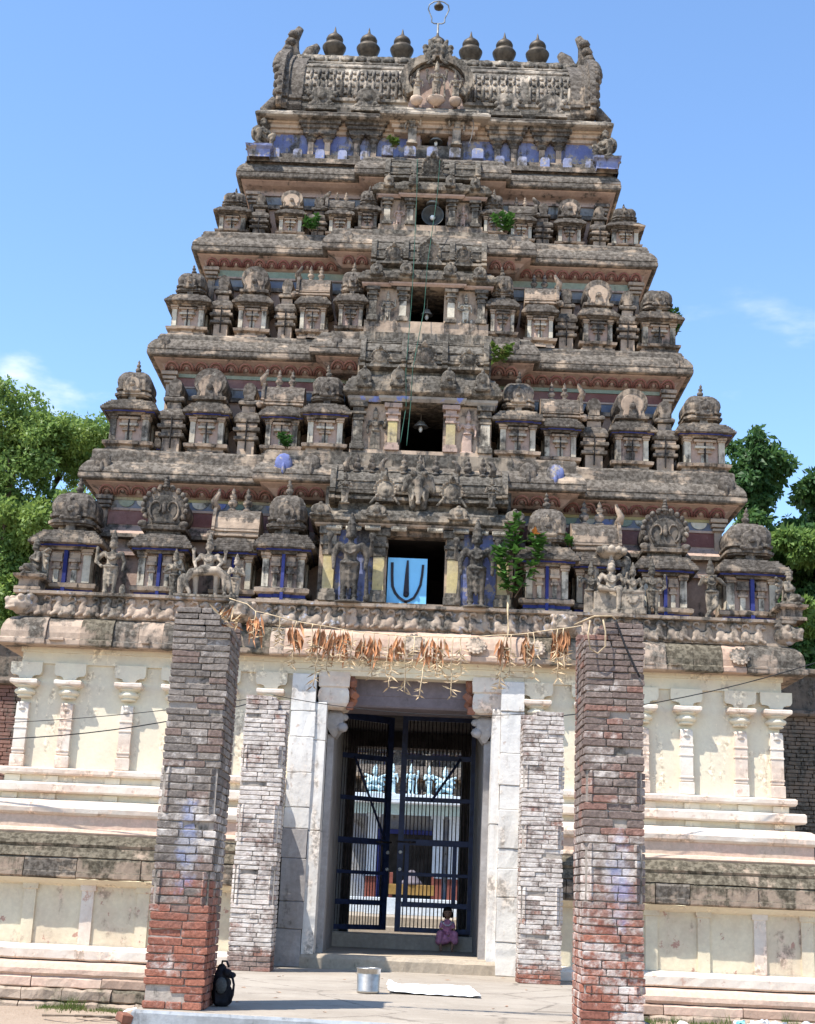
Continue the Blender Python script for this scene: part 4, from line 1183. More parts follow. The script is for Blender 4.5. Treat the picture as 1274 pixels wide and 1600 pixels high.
for t, d in TIERS.items():
    zf, cl, ct, o = d['zf'], d['cl'], d['ct'], d['o']
    wl, wr, yf = d['xl'] + o, d['xr'] - o, d['lip'] + o
    yb = YB - yf
    ow, by, bh = d['ow'], d['bay'], d['bh']
    path = [(XC + ow, yf), (wr, yf), (wr, yb), (wl, yb), (wl, yf), (XC - ow, yf)]
    mb = MB()
    mb.sweep(path, [(0, zf - .02), (0, cl)], 0, .3, .005, closed=False)
    tier = put('storey', mb.mesh('storey_wall', ['wall_pink']), tower)
    # unlit room behind the window, its darkness painted near-black
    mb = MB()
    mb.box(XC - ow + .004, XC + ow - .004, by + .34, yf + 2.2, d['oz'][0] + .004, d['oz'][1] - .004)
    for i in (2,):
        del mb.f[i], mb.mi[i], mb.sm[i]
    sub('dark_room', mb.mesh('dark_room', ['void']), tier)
    # cornice round the storey, stepping forward at the bay
    mb = MB()
    pl = stepped(wl, wr, yf, yb, XC, d['ph'], d['pp'])
    hcov = .22 if t < 4 else .14
    mb.sweep(pl, [(o * .72, cl - .025), (o - .05, cl - .03), (o - .01, cl - .012), (o, cl + .01), (o, cl + .075), (o - .018, cl + .08), (o - .018, cl + .095), (o - .005, cl + .10), (o - .012, cl + .15), (o - .05, cl + .225), (o - .095, cl + .285),
                  (o - .12, cl + .31), (o - .135, cl + .312), (o - .135, cl + .36), (o - .155, cl + .365), (o - .155, ct - .04), (o - .18, ct)], 0, .10, .0055, cap1=True)
    corn = sub('storey_cornice', mb.mesh('storey_cornice', ['cornice']), tier)
    mb = MB()
    cov = [(.0, cl - hcov), (.10 * o, cl - hcov + .02), (.42 * o, cl - .09), (.70 * o, cl - .045), (.74 * o, cl - .02)]
    mb.sweep(pl, cov, 0, .2, .004, cap0=True)
    sub('cove', mb.mesh('cove', ['wall_pink']), tier)
    if t < 4:
        pw = {1: .262, 2: .245, 3: .205}[t]
        ph = {1: .22, 2: .21, 3: .19}[t]
        me = petal_mesh(pw, ph)
        ang = math.atan2(.62 * o, hcov)
        def row(x0, x1, y):
            n = max(1, int(round((x1 - x0) / pw)))
            for k in range(n):
                sub('petal', me, tier, (x0 + (k + .5) * (x1 - x0) / n, y - .33 * o - .012, cl - .128), (ang, 0, 0))
        row(wl - .1, XC - d['ph'] - .1, yf); row(XC + d['ph'] + .1, wr + .1, yf)
        row(XC - d['ph'] + .0, XC - bh - .02, yf - d['pp']); row(XC + bh + .02, XC + d['ph'], yf - d['pp'])
    # painted bands of the wall
    B = {1: [('fillet', .004, .022, 7.735, 7.785, 'yellow'), ('painted_band', .0, .008, 7.60, 7.735, 'slate_band'), ('fillet', .0, .03, 7.56, 7.60, 'wall_pink'), ('carved_band', .0, .010, 7.33, 7.56, 'red_band'),
             ('sloped_sill', .16, .02, 7.14, 7.30, 'wall_pink'), ('sill_fillet', .0, .18, 7.08, 7.14, 'cornice'), ('string_course', .0, .10, 6.80, 6.90, 'wall_pink')],
         2: [('fillet', .0, .03, 10.10, 10.165, 'green_band'), ('painted_band', .0, .010, 9.94, 10.10, 'red_band'), ('fillet', .0, .025, 9.91, 9.94, 'wall_pink'), ('painted_band', .0, .008, 9.76, 9.91, 'slate_band'),
             ('sill_fillet', .0, .06, 9.68, 9.755, 'cornice')],
         3: [('painted_band', .0, .03, 12.17, 12.29, 'green_band'), ('fillet', .0, .05, 12.13, 12.165, 'wall_pink'), ('painted_band', .0, .012, 11.98, 12.13, 'slate_band'), ('sill_fillet', .0, .06, 11.90, 11.97, 'cornice')],
         4: [('fillet', .0, .05, 14.00, 14.05, 'wall_pink'), ('painted_band', .0, .012, 13.83, 14.00, 'slate_band'), ('sill_fillet', .0, .06, 13.74, 13.82, 'cornice')]}[t]
    for nm, o0, o1, z0, z1, mat in B:
        wall_band(path, [(-.01, z0), (max(o0, o1) if o0 else o1, z0 + .001), (o1, z1), (-.01, z1 + .001)], mat, nm, tier)
    if t == 1:
        # row of painted half-discs under the yellow fillet
        hd = MB(); hd.prism([(.13 * math.cos(a), .11 * math.sin(a)) for a in [math.pi + math.pi * i / 10 for i in range(11)]], -.02, .01)
        cols = ['green_band', 'shrine_pale', 'blue']
        mes = [hd.mesh('half_disc', [c]) for c in cols]
        k = 0
        for x0, x1 in ((wl + .2, XC - 2.3), (XC + 2.3, wr - .2)):
            xx = x0 + .14
            while xx < x1:
                sub('half_disc', mes[k % 3], tier, (xx, yf - .008, 7.73)); xx += .30; k += 1
    # corner pilasters of the wall
    for xx, sg in ((wl, -1), (wr, 1)):
        mb = MB()
        mb.box(xx - .06, xx + .06, yf - .06, yf + .15, zf, cl - .40, 0, .01)
        for q, (z0, z1) in enumerate(((cl - .42, cl - .37), (cl - .36, cl - .30), (cl - .29, cl - .22))):
            e = .05 + .03 * q
            mb.box(xx - .06 - e * .7, xx + .06 + e * .7, yf - .06 - e, yf + .15, z0, z1, 0, .008)
        sub('corner_pilaster', mb.mesh('corner_pilaster', ['shrine_body']), tier)
    # ---- window bay
    mb = MB()
    oz0, oz1 = d['oz']; e0, e1 = d['be']
    for s in (-1, 1):
        xa, xb = sorted((XC + s * ow, XC + s * bh))
        mb.sweep(rect(xa, xb, by + .10, yf + .05), [(0, zf - .02), (0, e0 + .05)], 0, .2, .004)
    mb.box(XC - bh, XC + bh, by + .101, yf + .3, oz1, e0 + .06)
    mb.box(XC - bh - .02, XC + bh + .02, by + .0, yf + .3, zf - .015, oz0 - .001)
    bay = sub('window_bay', mb.mesh('window_bay', ['shrine_body']), tier)
    if t == 1:
        for s in (-1, 1):
            xa, xb = sorted((XC + s * .66, XC + s * 1.24))
            mb = MB(); mb.box(xa, xb, by + .085, by + .13, oz0, e0 - .02); sub('blue_panel', mb.mesh('blue_panel', ['blue']), tier)
    us = {1: (.57, 1.34), 2: (.47, 1.03), 3: (.41, .92), 4: (.37, .78)}[t]
    for s in (-1, 1):
        for q, u in enumerate(us):
            w = {1: .17, 2: .15, 3: .12, 4: .11}[t]
            mb = MB()
            h = e0 - oz0
            x = XC + s * u
            mb.box(x - w * .5, x + w * .5, by + .02, by + .12, oz0, oz0 + h * .62, 1, .008)
            mb.box(x - w * .78, x + w * .78, by - .04, by + .12, oz0 - .01, oz0 + h * .10, 0, .008)
            mb.box(x - w * .66, x + w * .66, by - .01, by + .12, oz0 + h * .10, oz0 + h * .16, 0, .008)
            for a, b, g in ((.62, .67, .62), (.67, .75, .55), (.75, .80, .82), (.80, .90, .60), (.90, 1.0, .95)):
                mb.box(x - w * g, x + w * g, by + .02 - .10 * (g - .5), by + .12, oz0 + h * a, oz0 + h * b, 0, .006)
            sub('bay_pilaster', mb.mesh('bay_pilaster', ['bay' if not (t == 2 and q == 0) else 'wall_pink', 'yellow' if (t == 1 or (t == 2 and q == 0)) else 'shrine_pale']), tier)
    # eave over the bay
    mb = MB()
    oe = .16
    hh = e1 - e0
    pe = stepped(XC - bh, XC + bh, by + .08, yf + .2, XC, bh * .55, .06)
    mb.sweep(pe, [(-.05, e0), (.04, e0 + .02), (.07, e0 + .10 * hh), (.08, e0 + .22 * hh), (oe - .02, e0 + .28 * hh), (oe, e0 + .32 * hh), (oe, e0 + .46 * hh), (oe - .02, e0 + .47 * hh), (oe - .02, e0 + .53 * hh), (oe - .035, e0 + .54 * hh), (oe - .035, e0 + .64 * hh),
                  (oe - .06, e0 + .66 * hh), (oe - .07, e0 + .77 * hh), (oe - .10, e0 + .79 * hh), (oe - .12, e0 + .90 * hh), (-.02, e0 + .92 * hh), (-.03, e1), (-.12, e1)], 0, .07, .0075, cap0=True, cap1=True)
    sub('bay_eave', mb.mesh('bay_eave', ['bay']), tier)
    mb = MB()
    mb.sweep(pe, [(.052, e0 + .03 * hh), (.09, e0 + .12 * hh), (.092, e0 + .20 * hh)], 0, .1, .003)
    sub('eave_fillet', mb.mesh('eave_fillet', ['blue_worn' if t == 2 else 'shrine_body' if t == 1 else 'wall_pink']), tier)
    if t == 1:
        lb = MB(); lb.box(-.12, .12, -.03, .03, 0, .075, 0, .012)
        for q in range(-4, 5):
            lb.ball((q * .025, -.03, .037), (.018, .012, .03), 6)
        lbm = lb.mesh('lotus_block', ['shrine_pale'])
        for u in (-1.28, -.98, -.68, -.28, .28, .68, .98, 1.28):
            sub('lotus_block', lbm, tier, (XC + u, by - .03 - (.06 if abs(u) < .8 else 0), e0 - .055))
    ku = (-1.0, -.42, .42, 1.0) if t == 1 else (-.85, -.36, .36, .85)
    kw = {1: .30, 2: .24, 3: .22, 4: .18}[t]
    mbk = MB(); kudu(mbk, 0, 0, 0, kw, hh * .62, 0, .05)
    km = mbk.mesh('kudu', ['bay'])
    for u in ku:
        sub('eave_medallion', km, tier, (XC + u * bh, by + .08 - oe - .03 - (.06 if abs(u) < .5 else 0), e0 + .42 * hh))
    # wagon roof over the bay
    r0, r1 = d['rf']
    rw = bh * (.90 if t != 3 else .92)
    mb = MB()
    ry0, ry1 = by + .05, by + .05 + 2.0 * (r1 - r0)
    sec = barrel_section(ry0, ry1, r0, r1)
    mb.sweep(rect(XC - rw + .1, XC + rw - .1, ry0 + .1, ry1), [(0, e1 - .06), (0, r0 + .05)], 0, .2, .004)
    extr_x(mb, sec, XC - rw, XC + rw, 0, int(rw * 2 / .09), .010)
    roof = sub('wagon_roof', mb.mesh('wagon_roof', ['bay']), tier)
    for q in (9, 11, 12):
        mb = MB(); mb.tube([(XC - rw + rw * 2 * k / 16, sec[q][0] - .004, sec[q][1] + .004) for k in range(17)], .016, 5); mb.jitter(.006)
        sub('roof_string', mb.mesh('roof_string', ['bay']), tier)
    sec2 = barrel_section(ry0 - .045, ry1 + .045, r0 - .01, r1 + .045)
    rbm = MB(); extr_x(rbm, sec2, -.045, .045, 0, 1, .004)
    rbm = rbm.mesh('roof_rib', ['bay'])
    for u in ((-1, -.42, .42, 1) if t != 2 else (-1, -.33, .33, 1)):
        sub('roof_rib', rbm, tier, (XC + u * rw, 0, 0))
    # solid block that carries the next bay
    mb = MB()
    mb.sweep(rect(XC - bh * .98, XC + bh * .98, ry0 + .35, yf + .2), [(0, e1 - .03), (0, ct - .004)], 0, .2, .004, cap1=True)
    sub('bay_core', mb.mesh('bay_core', ['bay']), tier)
    # ---- miniature shrines
    H = SHH[t]
    for kind, u, w in PLAN[t]:
        for s in (-1, 1):
            inner = kind == 'dome' and u < 2.5
            y = KY[t] - (.28 if inner else .06 if kind == 'half' else 0) + (.06 if kind == 'slim' else 0)
            dep = yf - KY[t] + .05 + (.28 if inner else 0)
            zz = zf if not inner else zf
            shrine(kind, t, w, max(dep, .35), H * (.93 if kind == 'slim' and t < 4 else .98 if kind == 'slim' else 1.0), fx(s, u), y, zz, s)
    # the same row along the two sides, turned outward
    for s in (-1, 1):
        for q in range(2):
            me = SH[('gable', t, round(PLAN[t][1 if t == 1 else 2][2], 3), 0)]
            yy = d['lip'] + 1.9 + q * 1.9
            xo = (wl - (yf - KY[t])) if s < 0 else (wr + (yf - KY[t]))
            p = put('miniature_shrine', me[0], tower, (xo, yy, zf), (0, 0, R(-90) if s < 0 else R(90)))
            sub('eave', me[1], p); sub('gable', me[2], p)
    # fill the ledge in front of the wall for shrines that stand proud of the cornice below
    if t > 1:
        mb = MB()
        mb.sweep(stepped(wl, wr, yf, yb, XC, TIERS[t - 1]['ph'] + .05 - (yf - KY[t]), .42), [(yf - KY[t] - .02, zf - .16), (yf - KY[t] - .02, zf - .006)], 0, .2, .008, cap1=True)
        sub('ledge', mb.mesh('ledge', ['cornice']), tier)
    # big medallions on the storey cornice
    mbk = MB(); trefoil(mbk, .42 if t == 1 else .28, .40 if t == 1 else .30, .035)
    for u, mt in {1: [(5.02, 'shrine'), (2.16, 'blue'), (1.72, 'shrine')], 2: [(4.35, 'shrine'), (1.48, 'shrine')], 3: [(1.42, 'shrine')], 4: []}[t]:
        me = mbk.mesh('medallion', [mt])
        for s in (-1, 1):
            yy = d['lip'] - (d['pp'] if u < d['ph'] else 0)
            sub('cornice_medallion', me, tier, (fx(s, u), yy + .07, cl + .04))
# ---- sculpture on the bay roofs
T1y = TIERS[1]['bay']
med = figure('medallion', 'statue'); ele = figure('elephant', 'statue')
for u in (-.52, .52):
    put('roof_medallion', med, tower, (XC + u, T1y - .0, 7.62), (R(6), 0, 0), (.36, .45, .36))
put('elephant_bracket', ele, tower, (XC, T1y - .03, 7.55), (R(4), 0, 0), (.52, .55, .60))
for u in (-1.14, 1.14):
    put('roof_statue', figure('attendant', 'statue'), tower, (XC + u, T1y - .10, 7.54), (0, 0, 0), (.60, .60, .52))
for t in (2, 3, 4):
    d = TIERS[t]
    for u in ((-.66, 0, .66) if t == 2 else (-.6, 0, .6) if t == 3 else (0,)):
        sc_ = .30 if u else .40
        put('roof_medallion', med, tower, (XC + u * d['bh'] / 1.03, d['bay'] + .08, d['rf'][0] + .08), (R(14), 0, 0), (sc_, .30, sc_ * (.95 if t != 2 else .9)))
fm = fin_mesh(.34, 'shrine')
for u in (-1.0, -.76, -.25, 0, .25, .76, 1.0):
    put('ridge_finial', fm, tower, (XC + u, T1y + .27, 8.15))
for u in (-.97, -.49, .49, .97):   # curled horns between the ridge finials
    mb = MB(); mb.tube([(0, 0, 0), (.03, -.02, .12), (-.02, -.04, .20), (-.07, -.05, .22)], .06, 8, 0, True, .02)
    put('roof_horn', mb.mesh('roof_horn', ['shrine']), tower, (XC + u * 1.18, T1y + .26, 8.16), (0, 0, 0), (-1 if u < 0 else 1, 1, 1))
# ---- stucco statues of the storeys
def statue(kind, mat, x, y, z, h, rz=0.0, sx=1.0, label=None):
    o = put('statue', figure(kind, mat), tower, (x, y, z), (0, 0, rz), (h * sx, h, h))
    if label: o['label'] = label
    return o
Z1 = 5.965
statue('guardian', 'statue_dark', XC - 1.00, -.12, Z1, 1.38)
statue('guardian', 'statue_dark', XC + .93, -.12, Z1, 1.36, 0, -1)
statue('standing', 'statue', -4.53, .10, Z1, 1.03, 0, 1.05)
statue('flute', 'statue', 4.70, .06, Z1, .97)
statue('garuda', 'statue', -5.66, -.02, 6.22, .92, R(-62)); statue('garuda', 'statue', 5.84, -.02, 6.22, .92, R(62))
for x in (-5.70, 5.86):
    mb = MB(); mb.sweep(rect(x - .17, x + .17, -.20, .25), [(.03, 5.955), (.03, 6.0), (-.02, 6.02), (-.02, 6.12), (.05, 6.15), (.06, 6.19), (0, 6.205)], 0, .08, .008, cap1=True)
    put('statue_pedestal', mb.mesh('statue_pedestal', ['shrine_body']), tower)
statue('horned', 'statue_pale', -3.02, .05, Z1, 1.02, 0, 1.0)
statue('attendant', 'statue', -3.52, .0, Z1, .78); statue('attendant', 'statue_pale', -2.58, .0, Z1, .74)
statue('serpent', 'statue_pale', 3.16, .05, Z1, 1.05); statue('consort', 'statue_pale', 3.48, -.05, Z1, .86, R(-8), .9)
statue('lady', 'statue', 2.83, .0, Z1, .82); statue('standing', 'statue', 3.78, -.03, Z1, .88, 0, -1)
T2 = TIERS[2]; T3 = TIERS[3]; T4 = TIERS[4]
for s in (-1, 1):
    statue('lady', 'wall_pink' if s > 0 else 'statue', XC + s * .74, T2['bay'] + .08, 8.63, .74, 0, s)
    statue('standing', 'shrine_pale', XC + s * .66, T3['bay'] + .09, 11.09, .56, 0, s)
    statue('standing', 'wall_pink', XC + s * .57, T4['bay'] + .09, 13.16, .44, 0, s)
# ------------------------------------------------------------------ top storey and great wagon roof
wl, wr, yf = -2.86, 3.14, 2.50
yb = YB - yf
ZT = 14.67
ow = .24
path = [(XC + ow, yf), (wr, yf), (wr, yb), (wl, yb), (wl, yf), (XC - ow, yf)]
mb = MB()
mb.sweep(path, [(0, ZT - .02), (0, 15.55)], 0, .2, .004, closed=False)
top = put('top_storey', mb.mesh('top_storey_wall', ['blue']), tower)
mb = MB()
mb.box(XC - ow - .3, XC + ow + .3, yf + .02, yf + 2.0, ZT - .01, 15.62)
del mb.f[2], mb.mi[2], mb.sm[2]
sub('dark_room', mb.mesh('dark_room', ['void']), top)  # lack of light inside is painted near-black
mb = MB()
mb.sweep(rect(wl - .40, wr + .40, yf - .40, yb + .40), [(0, ZT - .1), (0, ZT - .002)], 0, .2, .006, cap1=True)
sub('ledge', mb.mesh('ledge', ['cornice']), top)
# parapet of blue limewashed blocks between tan ones
mb = MB()
mb.sweep(rect(wl - .30, wr + .30, yf - .30, yb + .3), [(0, ZT - .01), (0, ZT + .13), (-.10, ZT + .14)], 0, .2, .005)
sub('parapet_wall', mb.mesh('parapet_wall', ['cornice']), top)
tb = MB()
tb.prism([(-.085, 0), (.085, 0), (.085, .16), (.07, .19), (.05, .20), (-.05, .20), (-.07, .19), (-.085, .16)], -.04, .06, 0, .06)
tbm = tb.mesh('parapet_block', ['blue_block'])
n = 15
for k in range(n):
    x = wl - .10 + (wr - wl + .2) * (k + .5) / n
    sub('parapet_block', tbm, top, (x, yf - .315 - (.10 if abs(x - XC) < 1.0 else 0), ZT + (.08 if abs(x - XC) < .9 else 0)), (0, 0, 0), (1.0 if abs(x - XC) > .9 else 1.25, 1, 1.05))
# entablature and eave
mb = MB()
ev = stepped(wl, wr, yf, yb, XC, .70, .16)
mb.sweep(ev, [(0, 15.36), (.05, 15.37), (.05, 15.44), (.10, 15.45), (.10, 15.52), (.14, 15.53), (.14, 15.58)], 0, .2, .004, cap0=True)
sub('entablature', mb.mesh('entablature', ['shrine_body']), top)
mb = MB()
mb.sweep(ev, [(.10, 15.57), (.28, 15.575), (.32, 15.60), (.325, 15.64), (.28, 15.69), (.18, 15.76), (.08, 15.82), (.0, 15.86)], 0, .11, .010, cap1=True)
sub('eave', mb.mesh('eave', ['roof']), top)
# coupled pilasters with their own bracket cornice
def couple():
    b = MB()
    for s in (-1, 1):
        x = s * .155
        b.box(x - .05, x + .05, -.10, .05, 14.9, 15.18, 1, .012)
        b.lathe([(.05, 15.16), (.065, 15.19), (.09, 15.22), (.095, 15.25), (.06, 15.27), (.10, 15.29), (.13, 15.31)], (x, -.05, 0), 10, 0)
        b.box(x - .13, x + .13, -.17, .05, 15.31, 15.345, 0, .006)
    return b.mesh('coupled_pilaster', ['shrine', 'shrine_body'])
def couple_cap():
    b = MB()
    b.sweep(rect(-.30, .30, -.12, .1), [(0, 15.345), (.01, 15.36), (.01, 15.43), (.05, 15.44), (.05, 15.50), (.09, 15.51), (.10, 15.60), (.20, 15.62), (.21, 15.66), (.12, 15.72), (.0, 15.79)], 0, .08, .008, cap0=True, cap1=True)
    return b.mesh('bracket_cornice', ['shrine'])
cp, cc = couple(), couple_cap()
gb = MB()
kudu(gb, 0, 0, 0, .46, .44, 0, .10)
for s in (-1, 1):
    for k in range(3):
        gb.ball((s * (.14 + .05 * k), -.07, .10 + .09 * k), (.06, .05, .06), 8)
gb.box(-.27, .27, -.14, .2, -.07, .0, 0, .01); gb.box(-.30, .30, -.17, .2, -.10, -.07, 0, .01)
gbm = gb.mesh('roof_dormer', ['roof'])
for u in (-2.14, -1.28, 1.33, 2.16):
    sub('coupled_pilaster', cp, top, (XC + u, yf, 0)); sub('bracket_cornice', cc, top, (XC + u, yf, 0))
    sub('roof_dormer', gbm, top, (XC + u, yf - .04, 15.90))
for u in (-.46, .46):
    b = MB()
    b.box(-.07, .07, -.14, .05, 15.12, 15.40, 1, .01); b.box(-.10, .10, -.18, .05, 15.40, 15.45, 0, .006); b.box(-.13, .13, -.21, .05, 15.45, 15.52, 0, .006)
    sub('door_pilaster', b.mesh('door_pilaster', ['shrine_body', 'wall_pink']), top, (XC + u * .72, yf, 0))
mb = MB(); mb.box(XC - .55, XC + .55, yf - .20, yf + .02, ZT, 15.12); mb.box(XC - .60, XC + .60, yf - .16, yf + .1, 15.50, 15.58)
sub('door_sill', mb.mesh('door_sill', ['cornice']), top)
# roof
Y0, Y1, RZ0, RZ1 = yf - .10, yb + .10, 15.84, 17.62
CY = (Y0 + Y1) / 2
def roof_sec(grow=0.0):
    cy, hy = (Y0 + Y1) / 2, (Y1 - Y0) / 2 + grow
    h = RZ1 - RZ0 + grow
    p = [(cy - hy + .03, RZ0 - .02), (cy - hy - .02, RZ0 + .06), (cy - hy - .02, RZ0 + .12), (cy - hy + .05, RZ0 + .15), (cy - hy + .05, RZ0 + .20), (cy - hy + .0, RZ0 + .22), (cy - hy + .0, RZ0 + .28), (cy - hy + .08, RZ0 + .31)]
    K = [(0, 0), (.012, .12), (.04, .24), (.09, .36), (.16, .465), (.25, .56), (.36, .65), (.48, .735), (.61, .82), (.74, .895), (.87, .96), (.96, .995), (1, 1)]
    arc = [(cy - (hy - .06) * (1 - t), RZ0 + .32 + (h - .32) * q) for t, q in K]
    p += arc + [(2 * cy - q[0], q[1]) for q in reversed(arc[:-1])]
    p += [(2 * cy - q[0], q[1]) for q in reversed(p[:8])]
    return p
mb = MB(); extr_x(mb, roof_sec(), -2.62, 2.94, 0, 50, .010)
roof = put('great_wagon_roof', mb.mesh('great_wagon_roof', ['roof']), tower)
def on_roof(i):
    return roof_sec()[8 + i]
# beaded ribs up the lower half
rm = MB()
s0 = [on_roof(q * .5) if False else on_roof(q) for q in range(0, 5)]
rm.tube([(0, p[0] - .02, p[1]) for p in s0], .030, 6)
for p, q in zip(s0[:-1], s0[1:]):
    L = math.hypot(q[0] - p[0], q[1] - p[1]); n = max(1, int(L / .10))
    for k in range(n):
        t = (k + .5) / n
        rm.ball((.075, p[0] + (q[0] - p[0]) * t - .02, p[1] + (q[1] - p[1]) * t), (.038, .03, .036), 6)
rmm = rm.mesh('roof_rib', ['roof'])
for k in range(37):
    x = -2.52 + k * .148
    if abs(x - XC) > .72 and rb.random() < .9:
        sub('roof_rib', rmm, roof, (x, 0, 0))
for i, r_ in ((5, .035), (7, .03)):
    p = on_roof(i)
    mb = MB(); mb.tube([(-2.6 + .2 * k, p[0] - .01, p[1]) for k in range(29)], r_, 6); mb.jitter(.008)
    sub('roof_string', mb.mesh('roof_string', ['roof']), roof)
# ridge cap with a scalloped lip
mb = MB(); mb.sweep(rect(-2.6, 2.92, CY - .16, CY + .16), [(.04, 17.46), (.06, 17.58), (.05, 17.66), (-.05, 17.70)], 0, .12, .008, cap1=True)
sub('ridge_cap', mb.mesh('ridge_cap', ['roof']), roof)
lm = MB(); lm.lathe([(0, -.03), (.09, -.02), (.13, .02)], (0, 0, 0), 12, ax='y')
lmm = lm.mesh('ridge_scallop', ['roof'])
for k in range(20):
    sub('ridge_scallop', lmm, roof, (-2.46 + k * .276, CY - .22, 17.60), (R(-20), 0, 0), (1, 1, .75))
# gable ends: thick horseshoe crests with scales and a swept-back tip
for s, xe in ((-1, -2.62), (1, 2.94)):
    mb = MB()
    extr_x(mb, roof_sec(.10), min(xe, xe + s * .16), max(xe, xe + s * .16), 0, 2, .010)
    extr_x(mb, roof_sec(.05), min(xe, xe - s * .26), max(xe, xe - s * .26), 0, 2, .010)
    extr_x(mb, [(p[0], p[1]) for p in roof_sec(.22)], min(xe + s * .10, xe + s * .20), max(xe + s * .10, xe + s * .20), 0, 1, .010)
    sec = roof_sec(.10)
    for i in range(8, 33):
        p = sec[i]
        sc_ = 1.0 if 11 < i < 29 else .8
        out = .22 if 10 < i < 30 else .18
        mb.ball((xe + s * out, p[0], p[1] - .02), (.15 * sc_, .16, .125 * sc_), 10)
    cy = CY
    tip = [(xe + s * .10, cy, 17.55), (xe + s * .16, cy - .05, 17.85), (xe + s * .10, cy - .1, 18.10), (xe - s * .02, cy - .12, 18.30)]
    mb.tube(tip, .22, 10, 0, True, .07)
    mb.tube([(xe - s * .02, cy + .35, 17.6), (xe - s * .16, cy + .35, 17.85), (xe - s * .22, cy + .35, 18.10), (xe - s * .34, cy + .35, 18.22)], .26, 10, 0, True, .07)
    for k in range(3):
        mb.ball((xe + s * (.20 - .05 * k), cy - .22, 17.75 + .17 * k), (.12, .10, .09), 8)
    # curled foot where the crest meets the eave
    mb.tube([(xe + s * .05, Y0 + .1, 16.05), (xe + s * .26, Y0 + .05, 15.98), (xe + s * .42, Y0 + .02, 15.80), (xe + s * .40, Y0, 15.55), (xe + s * .33, Y0, 15.40)], .15, 10, 0, True, .05)
    sub('gable_crest', mb.mesh('gable_crest', ['shrine']), roof)
# great horseshoe gable in the middle of the front
GY = yf - .34
mb = MB()
o = [(XC + p[0], 15.86 + p[1]) for p in horseshoe(1.30, 1.05, 28)]
mb.prism(o, GY + .12, GY + 1.6, 0)
cg = put('great_gable', mb.mesh('great_gable', ['wall_pink']), tower)
for k in range(21):
    a = R(-28 + 236 * k / 20)
    b = MB()
    b.box(-.075, .075, -.10, .16, -.11, .11, 0, .018); b.jitter(.012)
    if abs(k - 10) > 1:
        sub('gable_voussoir', b.mesh('gable_voussoir', ['statue']), cg, (XC + .60 * math.cos(a), GY + .06, 16.42 + .46 * math.sin(a)), (0, -a, 0))
arc = [(XC + .46 * math.cos(R(-30 + 240 * i / 24)), GY + .08, 16.42 + .37 * math.sin(R(-30 + 240 * i / 24))) for i in range(25)]
mb = MB(); mb.tube(arc, .03, 6)
sub('gable_ring', mb.mesh('gable_ring', ['roof']), cg)
mb = MB()
mb.sweep(rect(XC - .74, XC + .74, GY - .02, GY + .6), [(-.06, 15.62), (.0, 15.64), (.05, 15.70), (.06, 15.74), (.0, 15.80), (-.1, 15.87)], 0, .08, .010, cap0=True, cap1=True)
sub('gable_shelf', mb.mesh('gable_shelf', ['roof']), cg)
for u, h in ((0, .78), (-.36, .60), (.36, .60)):
    b = MB(); b.lathe([(.03, -.10), (.10, -.05), (.17 if u == 0 else .12, .02), (.16 if u == 0 else .11, .05), (0, .05)], (0, 0, 0), 14)
    b.box(-.03, .03, .0, .25, -.05, .03)
    sub('lotus_stand', b.mesh('lotus_stand', ['sandstone']), cg, (XC + u, GY - .08, 15.92))
    put('statue', figure('guardian' if u == 0 else 'lady', 'statue'), tower, (XC + u, GY - .05, 15.98), (0, 0, 0), (h * (1 if u <= 0 else -1), h, h))
put('lion_mask', figure('lion', 'statue'), tower, (XC, GY + .10, 16.78), (R(-6), 0, 0), (.62, .55, .62))
for s in (-1, 1):
    put('statue', figure('lady', 'statue_pale'), tower, (XC + s * .41, yf - .28, 15.10), (0, 0, 0), (.74 * s, .74, .74))
for s, x in ((-1, -3.02), (1, 3.32)):
    b = MB(); b.sweep(rect(x - .17, x + .17, yf - .50, yf - .1), [(.02, 14.60), (.02, 14.75), (.08, 14.79), (.09, 14.83), (0, 14.85)], 0, .1, .008, cap1=True)
    put('statue_pedestal', b.mesh('statue_pedestal', ['blue']), tower)
    put('statue', figure('imp', 'statue'), tower, (x, yf - .30, 14.86), (0, 0, R(-38) * -s * -1), (.98, .98, .98))
# bronze pots on the ridge
pot = [(.0, -.05), (.15, -.05), (.15, 0), (.17, .03), (.23, .12), (.265, .20), (.27, .23), (.22, .29), (.16, .315), (.15, .33), (.19, .36), (.195, .41), (.17, .46), (.11, .51), (.06, .545), (.04, .58), (.03, .60), (.018, .66), (.0, .72)]
b = MB(); b.lathe([(r * .88, z) for r, z in pot], (0, 0, 0), 22)
pm = b.mesh('ridge_pot', ['bronze'])
for x in (-1.92, -1.24, -.57, .13, .80, 1.47, 2.13):
    put('ridge_pot', pm, tower, (x, CY, 17.74))
